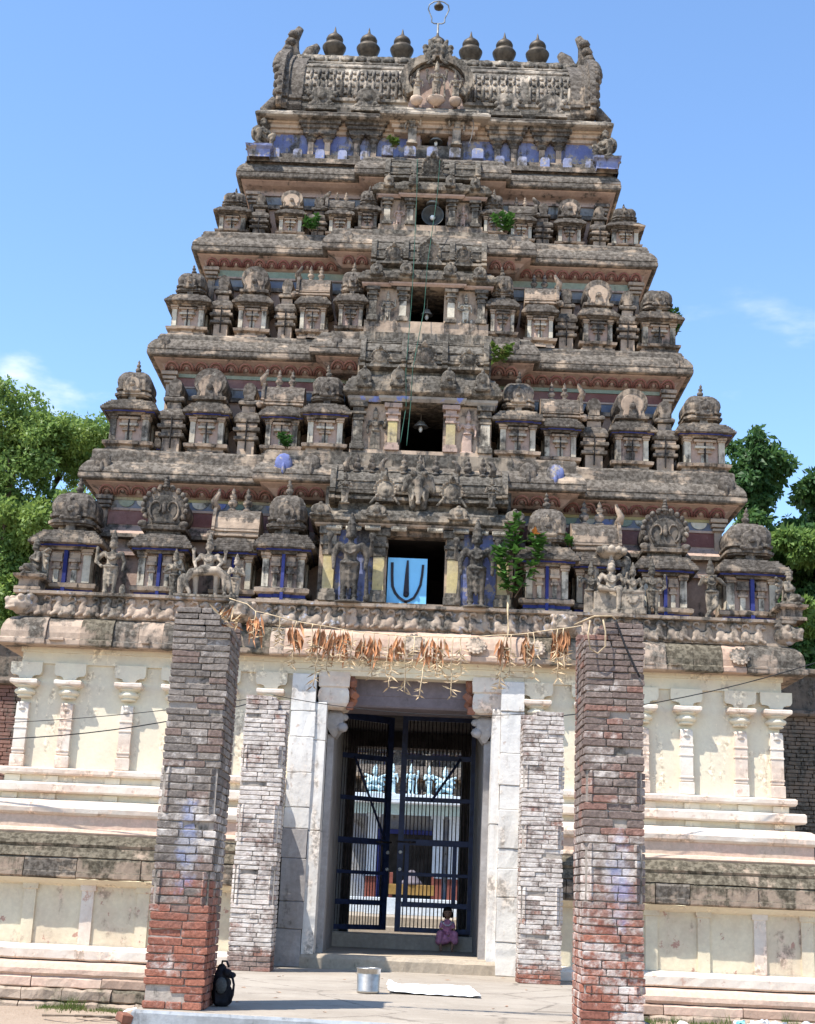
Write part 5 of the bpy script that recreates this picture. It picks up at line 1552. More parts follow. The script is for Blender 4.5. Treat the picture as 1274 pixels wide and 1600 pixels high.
# ------------------------------------------------------------------ ground, platform, passage
def grid(name, x0, x1, y0, y1, n, m, zf, mat, kind='structure'):
    vs = [(x0 + (x1 - x0) * i / n, y0 + (y1 - y0) * j / m, 0) for j in range(m + 1) for i in range(n + 1)]
    vs = [(x, y, zf(x, y)) for x, y, z in vs]
    fs = [(j * (n + 1) + i, j * (n + 1) + i + 1, (j + 1) * (n + 1) + i + 1, (j + 1) * (n + 1) + i) for j in range(m) for i in range(n)]
    mb = MB(); mb.add(vs, fs, 0, True)
    return put(name, mb.mesh(name, [mat]), kind=kind)
def axis(a, b, dense0, dense1, nd, ns):
    return None
gx = [-1500, -300, -80, -30] + [-14 + .35 * i for i in range(81)] + [30, 80, 300, 1500]
gy = [-300, -80, -40] + [-24 + .4 * i for i in range(72)] + [10, 20, 40, 80, 300, 1500, 2500]
def gz(x, y):
    z = .045 * mnoise.noise(Vector((x * .7, y * .7, 3))) + .02 * mnoise.noise(Vector((x * 3, y * 3, 1)))
    if -12 < x < 2.5 and -1.8 < y < -.3: z += .05
    if x > 2.7 and y < 1: z += .24 * min(1, (x - 2.7) / 1.0) * max(0, 1 - abs(y + 1.0) / 4.5) ** 1.3
    return z if y < 5 else 0.0
vs = [(x, y, gz(x, y)) for y in gy for x in gx]
nx = len(gx)
fs = [(j * nx + i, j * nx + i + 1, (j + 1) * nx + i + 1, (j + 1) * nx + i) for j in range(len(gy) - 1) for i in range(nx - 1)]
mb = MB(); mb.add(vs, fs, 0, True)
ground = put('ground', mb.mesh('ground', ['ground']), kind='structure')
PZ = .68
mb = MB()
mb.sweep([(-2.10, -8.02), (2.60, -8.60), (2.60, -.6), (-2.10, -.6)], [(.0, -.2), (.0, PZ - .03), (-.02, PZ - .004)], 1, .2, .008)
mb.sweep([(-2.10, -8.02), (2.60, -8.60), (2.60, .3), (-2.10, .3)], [(-.021, PZ - .006), (-.04, PZ)], 0, .25, .004, cap1=True)
platform = put('platform', mb.mesh('platform', ['cement_floor', 'cement_edge']), kind='structure')
# crumbled brick end of the platform's front edge
for k, (x, y, z) in enumerate(((-2.14, -7.18, .30), (-2.15, -8.0, .40), (-2.13, -7.97, .50), (-2.16, -7.99, .60))):
    b = MB(); b.box(-.05, .05, -.07, .07, -.04, .04, 0, .012); b.jitter(.012, 14)
    sub('brick', b.mesh('broken_edge_brick', ['raw_brick']), platform, (x, y, z), (.05 * k, .1, .2 * k))
mb = MB()
mb.sweep(rect(-1.40, 1.62, -.14, .36), [(.0, PZ - .1), (.01, PZ + .14), (-.02, PZ + .185), (-.04, PZ + .195)], 0, .10, .014, cap1=True)
put('door_step', mb.mesh('door_step', ['step_stone']), kind='structure')
FZ = .872
mb = MB(); mb.box(-1.06, 1.40, .33, 7.3, .3, FZ, 0)
put('passage_floor', mb.mesh('passage_floor', ['step_stone']), kind='structure')

# passage walls, ceiling and door surround belong to the tower
mb = MB()
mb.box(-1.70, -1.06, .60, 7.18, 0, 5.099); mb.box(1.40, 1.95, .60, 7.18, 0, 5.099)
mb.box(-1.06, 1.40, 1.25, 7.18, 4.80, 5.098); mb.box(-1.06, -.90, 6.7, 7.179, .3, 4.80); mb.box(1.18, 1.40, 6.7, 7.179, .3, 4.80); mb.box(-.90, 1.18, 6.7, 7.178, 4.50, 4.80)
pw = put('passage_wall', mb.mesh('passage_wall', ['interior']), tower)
def jamb_blocks(x0, x1, y0, y1, z0, z1, hs, matf, name='jamb_block'):
    z = z0; k = 0
    while z < z1 - .05:
        h = min(hs[k % len(hs)], z1 - z)
        if z1 - z - h < .15: h = z1 - z
        b = MB()
        b.sweep(rect(x0, x1, y0, y1), [(-.012, z + .002), (0, z + .012), (0, z + h - .012), (-.012, z + h - .002)], 0, .12, .010, cap0=True, cap1=True)
        put(name, b.mesh(name, [matf(z)]), tower, (rb.uniform(-.01, .01), rb.uniform(-.015, .015), 0))
        z += h; k += 1
jamb_blocks(-1.60, -1.24, -.16, .60, PZ, 4.86, [.52, .38, .60, .42, .30, .50], lambda z: 'jamb_grey' if z < 2.6 else 'jamb_white')
jamb_blocks(-1.24, -1.06, -.11, .60, PZ, 4.45, [1.9, 1.3, .9], lambda z: 'jamb_white', 'jamb_strip')
jamb_blocks(1.52, 1.86, -.16, .60, PZ, 4.86, [.46, .62, .40, .28, .55, .35], lambda z: 'jamb_white')
jamb_blocks(1.40, 1.52, -.11, .60, PZ, 4.45, [2.1, 1.6], lambda z: 'jamb_white', 'jamb_strip')
# slender granite posts inside the jambs with scrolled capitals
for s, x in ((-1, -1.06), (1, 1.40)):
    xi = x - s * .10
    b = MB()
    b.sweep(rect(min(x, xi), max(x, xi), .30, .62), [(0, FZ), (0, 4.02)], 0, .15, .005)
    b.sweep(rect(min(x, xi) + .02, max(x, xi) - .02, .70, 3.30), [(0, FZ), (0, 4.5)], 0, .3, .006)
    post = put('door_post', b.mesh('door_post', ['jamb_grey']), tower)
    b = MB()
    xo = x - s * .20
    b.sweep(rect(min(x, xo), max(x, xo), .18, .72), [(-.08, 3.98), (-.03, 4.05), (.0, 4.10), (.02, 4.16), (.03, 4.22), (.02, 4.32), (-.02, 4.36)], 0, .06, .012, cap0=True, cap1=True)
    b.ball((xo - s * .02, .20, 4.12), (.09, .08, .08), 8); b.ball((xo - s * .03, .22, 4.27), (.08, .07, .06), 8)
    sub('post_capital', b.mesh('post_capital', ['jamb_grey']), post)
    b = MB()
    xb = x - s * .30
    b.sweep(rect(min(x + s * .14, xb), max(x + s * .14, xb), -.05, .66), [(-.10, 4.37), (-.03, 4.40), (0, 4.45), (.01, 4.55), (.0, 4.64), (-.02, 4.68), (.01, 4.70), (.02, 4.85), (0, 4.92)], 0, .07, .016, cap0=True, cap1=True)
    sub('corbel', b.mesh('corbel', ['plaster_white']), post)
    for q in range(5):
        b = MB(); b.box(-.06, .06, -.08, .08, -.05, .05, 0, .015); b.jitter(.02, 12)
        sub('broken_brick', b.mesh('broken_brick', ['raw_brick']), post, (xb - s * (.02 + .02 * (q % 3)), .05 + .10 * (q % 2), 4.42 + .095 * q), (.3 * q, .2 * q, .4 * q))
b = MB()
b.sweep(rect(-1.05, 1.39, .30, 1.24), [(-.02, 4.455), (0, 4.48), (0, 4.62), (.012, 4.63), (.012, 4.90), (-.01, 4.93)], 0, .2, .006, cap0=True, cap1=True)
put('door_lintel', b.mesh('door_lintel', ['lintel']), tower)
b = MB()
b.sweep(rect(-1.62, 1.88, -.03, .9), [(0, 4.87), (.01, 4.94), (.03, 4.945), (.03, 5.03), (.06, 5.035), (.06, 5.09), (.10, 5.105)], 0, .15, .006, cap0=True, cap1=True)
put('door_beam', b.mesh('door_beam', ['plaster']), tower)
b = MB(); b.sweep(rect(-1.10, 1.44, 3.06, 3.42), [(0, FZ - .02), (.0, 1.08), (-.03, 1.105)], 0, .12, .008, cap1=True)
put('gate_sill', b.mesh('gate_sill', ['cement']), tower)

# ------------------------------------------------------------------ iron gate leaves
def gate_leaf(label, hinge, width, sgn, angle, wicket):
    """sgn +1: leaf runs towards +x from its hinge"""
    z0, z1 = 1.14, 4.74
    root = empty('gate_leaf', (hinge, 3.22, z0), label, 'gate', 'iron gate leaves')
    root.rotation_euler = (0, 0, angle)
    def piece(name, mb, mat='gate'):
        return sub(name, mb.mesh(name, [mat]), root)
    H = z1 - z0
    for q, w in ((0, .07), (width - .095, .095)):
        b = MB(); b.box(sgn * q if sgn > 0 else -q - w, sgn * q + w if sgn > 0 else -q, -.03, .03, 0, H, 0, .005)
        piece('stile', b)
    zs = [0.0, .40, .90, 1.40, 2.12, 2.82, H - .12]
    hs = [.08, .085, .06, .10, .075, .085, .12]
    a0, a1 = (.07, width - .095)
    for z, h in zip(zs, hs):
        b = MB(); xa, xb = sorted((sgn * a0, sgn * a1)); b.box(xa + .001, xb - .001, -.026, .026, z, z + h, 0, .004)
        piece('rail', b)
    n = 17
    for k in range(n):
        x = sgn * (a0 + (a1 - a0) * (k + .5) / n)
        b = MB(); b.tube([(x, 0, .02), (x, 0, H - .02)], .009, 6)
        if k % 2 == 0 or True:
            b.lathe([(.0, .16), (.012, .10), (.022, .055), (.012, .01), (.009, .0)][::-1], (x, -.005, 2.91), 6)
        piece('bar', b, 'gate_bar')
    b = MB()
    xa, xb = (sgn * (a0 + .02), sgn * (a1 - .02))
    b.tube([(xb, -.035, 1.5) if wicket is None else (sgn * a1 * .62, -.035, 2.14), (xa + (xb - xa) * (.25 if wicket is None else .15), -.035, 2.86 if wicket is None else 2.86)], .022, 6)
    piece('brace', b)
    if wicket:
        x0, x1 = wicket
        for x in (x0, x1):
            b = MB(); b.box(sgn * x - .035, sgn * x + .035, -.04, .035, .485, 1.40, 0, .004); piece('wicket_stile', b)
    for zz in (1.0, 1.28):
        b = MB(); b.lathe([(.0, -.05), (.028, -.045), (.03, -.02), (.018, .0), (.015, .03)], (sgn * (width - .05), -.03, zz), 10, ax='y'); piece('lock_boss', b, 'bulb')
    b = MB(); b.tube([(sgn * (width - .30), -.045, 1.45), (sgn * (width + .03), -.045, 1.45)], .014, 8); b.ball((sgn * (width - .2), -.06, 1.45), .025, 8); piece('bolt', b, 'gate_bar')
    return root
gate_leaf('dark blue iron gate leaf at left, standing ajar', -1.055, 1.16, 1, R(38), None)
gate_leaf('dark blue iron gate leaf with wicket door, beside the sitting girl', 1.29, 1.26, -1, R(0), (.30, 1.10))

# ------------------------------------------------------------------ brick pillars
ub = []
for k in range(10):
    b = MB()
    e = .055
    for z, o in ((-.5, .05), (-.38, .0), (.38, .0), (.5, .05)):
        pass
    b.sweep(rect(-.5, .5, -.5, .5), [(-.06, -.5), (0, -.40), (0, .40), (-.06, .5)], 0, .34, 0, cap0=True, cap1=True)
    r2 = random.Random(k)
    b.v = [(x + r2.uniform(-.018, .018), y + r2.uniform(-.025, .025), z + r2.uniform(-.05, .05)) for x, y, z in b.v]
    ub.append(b)
BRK = {}
def brick_mesh(k, mat):
    if (k, mat) not in BRK:
        BRK[(k, mat)] = ub[k].mesh('brick', [mat])
    return BRK[(k, mat)]
def brick_pillar(label, x0, x1, y0, y1, z0, z1, heights, mat, inner, chamfers, ragged, seed, bl=(.17, .25), missing=.005, erode=None):
    rr = random.Random(seed)
    root = empty('brick_pillar', ((x0 + x1) / 2, (y0 + y1) / 2, z0), label, 'pillar', 'brick pillars before the gate')
    core = MB(); core.sweep(rect(x0 + .05, x1 - .05, y0 + .05, y1 - .05), [(.028, z0), (.028, z1 - .25), (.0, z1 - .18)], 0, .2, .012, cap1=True)
    put('mortar_core', core.mesh('mortar_core', ['mortar']), root)
    rest = MB()
    z = z0; c = 0
    def lay(cx, cy, cz, L, D, h, ry=0.0, part=True):
        if part:
            o = sub('brick', brick_mesh(rr.randrange(10), mat), root, Vector((cx, cy, cz)) - root.location, (rr.uniform(-.02, .02), rr.uniform(-.015, .015), ry + rr.uniform(-.02, .02)), (L, D, h))
        else:
            src = ub[rr.randrange(10)]
            ca, sa = math.cos(ry), math.sin(ry)
            vs = [(cx + (x * L) * ca - (y * D) * sa, cy + (x * L) * sa + (y * D) * ca, cz + q * h) for x, y, q in src.v]
            rest.add(vs, src.f, 0)
    while z < z1 - .02:
        h = heights(z, rr)
        g = .008
        cz = z + h / 2
        ch = .075 if any(a <= z < b for a, b in chamfers) else 0.0
        xa, xb = x0 + ch, x1 - ch
        top = ragged and z > z1 - .18
        if top:
            if inner > 0: xb = x0 + (x1 - x0) * (.66 if z > z1 - .1 else .8)
            else: xa = x0 + (x1 - x0) * (.30 if z > z1 - .1 else .18)
        # front face
        W = xb - xa
        n = max(2, int(round(W / rr.uniform(*bl))))
        cuts = sorted([xa + W * (k + rr.uniform(-.22, .22) + (.25 if c % 2 else 0)) / n for k in range(1, n)])
        cuts = [q for q in cuts if xa + .06 < q < xb - .06]
        e = [xa] + cuts + [xb]
        D = .13
        for a, b in zip(e[:-1], e[1:]):
            if rr.random() < missing: continue
            if erode and erode[0] < z < erode[1] and a == xa and rr.random() < erode[2]: continue
            dy = rr.uniform(-.004, .005) + (rr.uniform(.010, .03) if rr.random() < .04 else 0)
            a2 = a + (rr.uniform(-.008, .012) if a == xa else 0); b2 = b + (rr.uniform(-.012, .008) if b == xb else 0)
            lay((a2 + b2) / 2, y0 + D / 2 + dy, cz, b2 - a2 - g, D, h - g * rr.uniform(.8, 1.3))
        if ch:
            for sg, X in ((-1, x0), (1, x1)):
                lay(X - sg * .062, y0 + .062, cz, .125, .09, h - g, -sg * math.pi / 4 * -1, part=True)
        # sides and back
        ys = y0 + (D if not ch else .075)
        Ls = y1 - ys
        n = max(2, int(round(Ls / .24)))
        off = .5 if c % 2 else 0
        for side in (-1, 1):
            e = [ys] + [ys + Ls * (k + rr.uniform(-.12, .12) - off * .3) / n for k in range(1, n)] + [y1 - .11]
            for a, b in zip(e[:-1], e[1:]):
                if b - a < .05: continue
                X = (x0 + .06 if side < 0 else x1 - .06) + rr.uniform(-.006, .006)
                if top and side == inner: X -= inner * .16
                lay(X, (a + b) / 2, cz, b - a - g, .12, h - g, math.pi / 2, part=(side == inner))
        n = 3
        for k in range(n):
            a = x0 + (x1 - x0) * k / n
            lay(a + (x1 - x0) / n / 2, y1 - .055, cz, (x1 - x0) / n - g, .11, h - g, 0, part=False)
        z += h; c += 1
    o = put('rear_bricks', rest.mesh('rear_bricks', [mat]), root, kind='stuff')
    return root
hf = lambda z, r: (.070 if z < 3.2 else .060) * r.uniform(.93, 1.07)
brick_pillar('tall brick pillar at left with a black bag at its foot, blue paint smear', -2.03, -1.49, -7.95, -7.15, PZ, 4.27, hf, 'brick_left', 1, ((1.55, 1.86), (2.35, 2.75)), True, 11, erode=(.70, 1.15, .4))
brick_pillar('tall red and grey brick pillar at right of the platform front', 1.82, 2.37, -8.15, -7.35, PZ - .05, 4.27, hf, 'brick_right', -1, ((.95, 1.05), (1.75, 2.25), (2.55, 2.85)), True, 12)
hr = lambda z, r: .062 * r.uniform(.93, 1.07)
brick_pillar('limewashed brick pillar left of the doorway with a broken top', -2.10, -1.52, -1.60, -1.05, PZ, 4.30, hr, 'brick_white', 1, ((1.5, 2.0), (2.3, 2.8), (3.3, 3.6)), True, 13, (.2, .3))
brick_pillar('limewashed brick pillar right of the doorway beside the white jamb', 1.74, 2.31, -1.60, -1.05, PZ, 4.26, hr, 'brick_white', -1, ((1.4, 1.9), (2.4, 2.7), (3.2, 3.5)), True, 14, (.2, .3))

# ------------------------------------------------------------------ old compound walls either side
def old_wall(label, xa, xb, mat):
    mb = MB()
    mb.box(xa, xb, 4.12, 4.6, -.1, 5.86)
    w = put('compound_wall', mb.mesh('compound_wall', ['old_wall']), label=label, cat='wall')
    mb = MB(); mb.sweep(rect(xa, xb, 4.0, 4.7), [(-.02, 5.06), (.06, 5.08), (.08, 5.12), (.06, 5.18), (-.02, 5.2)], 0, .2, .015, cap0=True, cap1=True)
    sub('ledge', mb.mesh('ledge', ['old_wall']), w)
    mb = MB()
    rr = random.Random(int(xa))
    z = 2.4; c = 0
    while z < 5.0:
        x = xa - .1 * (c % 2)
        while x < xb:
            L = rr.uniform(.2, .26)
            src = ub[rr.randrange(10)]
            mb.add([(min(max(x + L / 2 + q[0] * (L - .012), xa), xb), 4.10 + q[1] * .10, z + .035 + q[2] * .06) for q in src.v], src.f)
            x += L
        z += .07; c += 1
    sub('brick_facing', mb.mesh('brick_facing', [mat]), w, kind='stuff')
    mb = MB(); mb.sweep(rect(xa, xb, 4.06, 4.66), [(0, 5.83), (.04, 5.86), (.03, 5.93), (-.1, 5.96)], 0, .25, .02, cap0=True, cap1=True)
    sub('coping', mb.mesh('coping', ['old_wall']), w)
old_wall('old brick and stone compound wall behind the left corner of the gateway', -13.5, -5.64, 'brick_wall')
old_wall('dark shaded compound wall behind the right corner of the gateway', 5.64, 13.5, 'old_wall')
# ------------------------------------------------------------------ courtyard seen through the gate
CG = .50
mb = MB(); mb.box(-14, 14, 7.3, 70, .02, CG)
put('courtyard_ground', mb.mesh('courtyard_ground', ['ground']), kind='structure')
mb = MB()
mb.sweep(rect(-3.2, 3.5, 19.0, 30), [(.6, CG - .1), (.6, .86), (.56, .885), (.3, .89), (.3, 1.12), (.27, 1.14), (0, 1.145)], 0, .4, .01, cap1=True)
put('shrine_terrace', mb.mesh('shrine_terrace', ['step_stone']), kind='structure')
# shrine porch
sh = empty('inner_shrine', (.1, 25, 1.14), 'small white and blue inner shrine with red dado seen through the gate', 'shrine')
def P_(name, mat, *boxes, **kw):
    b = MB()
    for q in boxes: b.box(*q, 0, kw.get('b', .01))
    return put(name, b.mesh(name, [mat]), sh)
P_('base', 'white_wall', (-2.2, 2.4, 24.6, 30, 1.14, 1.60))
P_('rear_wall', 'slate_band', (-2.2, 2.4, 28.0, 28.4, 1.6, 4.4))  # porch shade put into the wall colour with the dark slate tone
P_('doorway_dark_panel', 'void', (-.85, 1.0, 27.9, 27.995, 1.65, 3.7))  # flat panel, the doorway's shade painted near-black
dw = P_('door_frame', 'blue_dark', (-.98, -.85, 27.85, 28.0, 1.6, 3.7), (1.0, 1.13, 27.85, 28.0, 1.6, 3.7), (-.98, 1.13, 27.84, 28.0, 3.7, 3.85))
for x in (-1.95, -1.05, 1.02, 1.55, 2.15):
    p = P_('porch_column', 'white_wall', (x - .16, x + .16, 24.9, 25.22, 2.25, 4.1), (x - .22, x + .22, 24.84, 25.28, 4.1, 4.2))
    b = MB(); b.box(x - .175, x + .175, 24.885, 25.235, 1.6, 2.25, 0, .01)
    put('red_dado', b.mesh('red_dado', ['red_dado']), p)
P_('porch_beam', 'pale_blue', (-2.3, 2.5, 24.8, 25.4, 4.2, 4.62))
P_('porch_roof', 'white_wall', (-2.5, 2.7, 24.4, 30.2, 4.62, 4.80))
P_('eave_slab', 'white_wall', (-2.6, 2.8, 24.0, 24.6, 4.50, 4.58))
for k, (x, kind, sx) in enumerate(((-1.05, 'garuda', 1), (-.50, 'lady', 1), (.10, 'guardian', 1), (.68, 'attendant', 1), (1.20, 'garuda', -1))):
    h = .95 if kind != 'garuda' else 1.4
    put('parapet_statue', figure(kind, 'pale_blue'), sh, (x, 24.75, 4.83), (0, 0, 0), (h * sx, h, h))
# altar before the porch
al = empty('altar', (.25, 22.4, 1.14), 'small altar with an ochre box on legs before the inner shrine', 'altar')
def A_(name, mat, *boxes):
    b = MB()
    for q in boxes: b.box(*q, 0, .012)
    return put(name, b.mesh(name, [mat]), al)
A_('plinth', 'white_wall', (-1.1, 1.6, 21.9, 23.0, 1.14, 1.62))
A_('box', 'ochre', (-.42, .92, 22.1, 22.7, 1.72, 2.02))
for x in (-.36, .86):
    A_('leg', 'red_dado', (x - .05, x + .05, 22.15, 22.25, 1.62, 2.35))
b = MB(); b.lathe([(.34, 2.02), (.30, 2.10), (.16, 2.25), (.12, 2.40), (.05, 2.44), (0, 2.45)], (.25, 22.4, 0), 16)
put('knob', b.mesh('knob', ['lintel']), al)
# the main sanctuary tower beyond, stepped and dark with age
sv = empty('sanctuary_tower', (0, 48, .5), 'dark weathered inner sanctuary tower glimpsed above the small shrine', 'tower')
for k in range(5):
    w = 7.5 - k * 1.1; z = .5 + (0 if k == 0 else 3.6 + (k - 1) * 1.75); h = 5.4 if k == 0 else 1.85
    if k == 0: h = 4.9
    else: z = 5.4 + (k - 1) * 1.75
    b = MB()
    b.sweep(stepped(-w, w, 42 + k * 1.0, 56 - k, 0, 2.2, .5), [(0, z), (0, z + h * .62), (.25, z + h * .66), (.55, z + h * .70), (.55, z + h * .78), (.40, z + h * .90), (.25, z + h), (-.6, z + h)], 0, .3, .03, cap1=True)
    put('storey', b.mesh('storey', ['shrine']), sv)
    if k:
        n = 9
        for q in range(n):
            ms = SH[('dome', 1, 1.02, 0)] if q % 2 == 0 else SH[('gable', 1, .90, 0)]
            p = put('miniature_shrine', ms[0], sv, (-w + .3 + (2 * w - .6) * q / (n - 1), 41.5 + k * 1.0, z), (0, 0, 0), (1.0, 1.0, .95))
            sub('eave', ms[1], p); sub('roof', ms[2], p)
        put('statue', figure('standing', 'statue_pale'), sv, (.75, 41.2 + k, z), (0, 0, 0), (1.1, 1.1, 1.1))

# ------------------------------------------------------------------ trees
def leaf_mesh(name, clusters, n, size, mat, seed, droop=.3, flat=.75):
    """many small folded leaves filling lumpy clusters [(centre, radius)]"""
    rg = np.random.default_rng(seed)
    wts = np.array([r ** 1.8 for c, r in clusters]); wts = wts / wts.sum()
    idx = rg.choice(len(clusters), n, p=wts)
    C = np.array([c for c, r in clusters])[idx]; Rr = np.array([r for c, r in clusters])[idx]
    d = rg.normal(size=(n, 3)); d /= np.linalg.norm(d, axis=1)[:, None]
    rad = Rr * rg.uniform(.05, 1.7, n) ** .5 * (1 + .22 * np.sin(7 * d[:, 0] + 3 * C[:, 0]) * np.cos(6 * d[:, 2] + C[:, 1]))
    P = C + d * rad[:, None] * np.array([1, 1, flat])
    L = size * rg.uniform(.6, 1.35, n)
    ax = d * .4 + rg.normal(size=(n, 3)) * .7; ax[:, 2] -= droop
    ax /= np.linalg.norm(ax, axis=1)[:, None]
    t = rg.normal(size=(n, 3)); t[:, 2] *= .5
    sd = np.cross(ax, t); sd /= np.linalg.norm(sd, axis=1)[:, None]
    nm = np.cross(sd, ax)
    a = P; b = P + ax * (L * .5)[:, None] + sd * (L * .24)[:, None] + nm * (L * .06)[:, None]
    c = P + ax * L[:, None] - nm * (L * .08)[:, None]; e = P + ax * (L * .5)[:, None] - sd * (L * .24)[:, None] + nm * (L * .06)[:, None]
    V = np.stack([a, b, c, e], 1).reshape(-1, 3)
    F = np.arange(4 * n).reshape(n, 4)
    me = bpy.data.meshes.new(name)
    me.vertices.add(len(V)); me.vertices.foreach_set('co', V.astype(np.float32).ravel())
    me.loops.add(4 * n); me.loops.foreach_set('vertex_index', F.ravel().astype(np.int32))
    me.polygons.add(n); me.polygons.foreach_set('loop_start', (np.arange(n) * 4).astype(np.int32)); me.polygons.foreach_set('loop_total', np.full(n, 4, np.int32))
    me.materials.append(M[mat]); me.update(); me.validate()
    return me
def tree(label, base, clusters, n, size, mat, seed, tr=.35, light=None, droop=.3, group='trees behind the gateway'):
    rr = random.Random(seed)
    root = empty('tree', base, label, 'tree', group)
    hub = Vector((base[0], base[1], base[2] + (min(c[2] for c, r in clusters) - base[2]) * .75))
    b = MB()
    b.tube([base, (base[0] + .15, base[1], hub.z * .5), tuple(hub)], tr, 10, 0, True, tr * .7)
    put('trunk', b.mesh('trunk', ['bark']), root)
    for c, r in sorted(clusters, key=lambda q: -q[1])[:34]:
        c = Vector(c)
        m1 = hub.lerp(c, .45) + Vector((rr.uniform(-.4, .4), rr.uniform(-.4, .4), .5))
        b = MB(); b.tube([tuple(hub - Vector((0, 0, .3))), tuple(m1), tuple(c)], tr * .38, 7, 0, True, .035)
        for q in range(6):
            d = Vector((rr.gauss(0, 1), rr.gauss(0, 1), rr.gauss(.2, .7))).normalized() * r * .9
            b.tube([tuple(m1.lerp(c, .7 + .05 * q)), tuple(c + d * .5 + Vector((0, 0, .05))), tuple(c + d)], .032, 5, 0, True, .008)
        put('limb', b.mesh('limb', ['bark']), root)
    put('crown', leaf_mesh('crown', clusters, n, size, mat, seed, droop), root)
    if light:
        put('sunlit_sprays', leaf_mesh('sunlit_sprays', light, n // 5, size * 1.1, 'leaf_light', seed + 1, droop), root)  # sunlight put into these leaves as a paler green
    return root
def clus(spec, seed, k=9):
    """break big masses into smaller lumps"""
    rr = random.Random(seed); out = []
    for c, r in spec:
        out.append((c, r * .42))
        for i in range(2 * k):
            d = Vector((rr.gauss(0, 1), rr.gauss(0, 1), rr.gauss(0, .9))).normalized() * r * rr.uniform(.45, 1.12)
            out.append(((c[0] + d.x, c[1] + d.y * .8, c[2] + d.z * .9), r * rr.uniform(.16, .36)))
    return out
lt = clus([((-9.3, 14.5, 12.9), 1.25), ((-10.9, 14.0, 12.9), 1.2), ((-9.0, 13.6, 10.9), 1.2), ((-10.6, 13.8, 10.9), 1.5), ((-9.2, 13.4, 9.0), 1.2), ((-10.7, 13.8, 8.6), 1.6), ((-12.6, 14, 11), 1.9), ((-12.4, 14, 8), 1.9), ((-9.6, 13.6, 7.2), 1.3)], 5)
tree('light green feathery tree rising behind the left side of the gateway', (-10.6, 14.5, 0), [((c[0], c[1], c[2] - .3), r) for c, r in lt], 95000, .125, 'leaf_light', 21, .32,
     clus([((-8.9, 13.2, 12.7), 1.2), ((-10.2, 13.2, 12.4), 1.2), ((-8.7, 12.9, 10.6), .9), ((-9.6, 12.7, 10.0), .9), ((-9.9, 12.9, 8.2), .8), ((-10.9, 13, 13.2), .9)], 8, 6))
rt = clus([((9.0, 14.5, 13.0), .95), ((8.75, 14.5, 12.2), .8), ((10.9, 15.0, 12.6), 1.0), ((9.6, 14.5, 10.9), 1.1), ((11, 15, 10.7), 1.3), ((9.2, 14.3, 9.2), 1.2), ((10.9, 14.6, 8.8), 1.5), ((12.8, 15, 11), 1.8), ((12.6, 15, 8.5), 1.8), ((9.8, 14.3, 7.3), 1.4)], 6)
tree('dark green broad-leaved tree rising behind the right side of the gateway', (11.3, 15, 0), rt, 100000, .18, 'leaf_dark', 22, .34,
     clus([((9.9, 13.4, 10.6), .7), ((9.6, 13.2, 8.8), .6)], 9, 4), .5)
# ------------------------------------------------------------------ small things
def thing(name, mb, mats, label, cat, group=None, loc=(0, 0, 0), rot=(0, 0, 0), scale=(1, 1, 1)):
    return put(name, mb.mesh(name, mats) if isinstance(mb, MB) else mb, None, loc, rot, scale, label, cat, group)
# wire hoop with a lamp above the ridge
hp = empty('lamp_hoop', (.13, CY, 17.9), 'bent wire hoop with a lamp standing above the central ridge pot', 'lamp')
b = MB(); b.tube([(.13, CY, 17.9), (.13, CY, 18.60)], .022, 6); put('rod', b.mesh('rod', ['grey_metal']), hp)
b = MB(); b.tube([(.13 + x, CY, 18.60 + z) for x, z in ((0, 0), (.08, .0), (.13, .03), (.13, .12), (.17, .22), (.21, .33), (.19, .43), (.10, .50), (0, .52), (-.10, .50), (-.19, .43), (-.21, .33), (-.17, .22), (-.13, .12), (-.13, .03), (-.08, 0), (0, 0))], .014, 6)
put('hoop', b.mesh('hoop', ['grey_metal']), hp)
b = MB(); b.lathe([(.0, -.10), (.09, -.10), (.10, -.06), (.06, -.01), (.03, .04), (.0, .06)], (.13, CY, 19.05), 12); put('lamp_shade', b.mesh('lamp_shade', ['bronze']), hp)
# window lamps
def lamp(label, x, y, z, h, r, loop=False):
    root = empty('hanging_lamp', (x, y, z), label, 'lamp', 'lamps hung in the tower windows')
    b = MB()
    if loop:
        b.tube([(x - .25, y, z + h), (x - .1, y, z + h * .75), (x, y, z + .1), (x + .1, y, z + h * .75), (x + .25, y, z + h)], .008, 5)
    else:
        b.tube([(x, y, z + h), (x, y, z + .08)], .010, 5)
    put('cord', b.mesh('cord', ['wire_grey']), root)
    b = MB(); b.lathe([(.02, .10), (.05, .08), (r * .7, .03), (r, -.02), (r * .95, -.025), (r * .6, .02), (.02, .06)], (x, y, z), 16); put('shade', b.mesh('shade', ['grey_metal']), root)
    b = MB(); b.ball((x, y, z - .05), (.035, .035, .06), 10); put('bulb', b.mesh('bulb', ['bulb']), root)
lamp('enamel lamp hanging in the second storey window, framed by pink pilasters', XC - .02, 1.05, 9.22, .28, .13)
lamp('enamel lamp hanging in the third storey window', XC + .0, 1.52, 11.42, .36, .11)
lamp('lamp on two looped wires in the top doorway under the great gable', XC + .03, 2.45, 15.30, .26, .13, True)
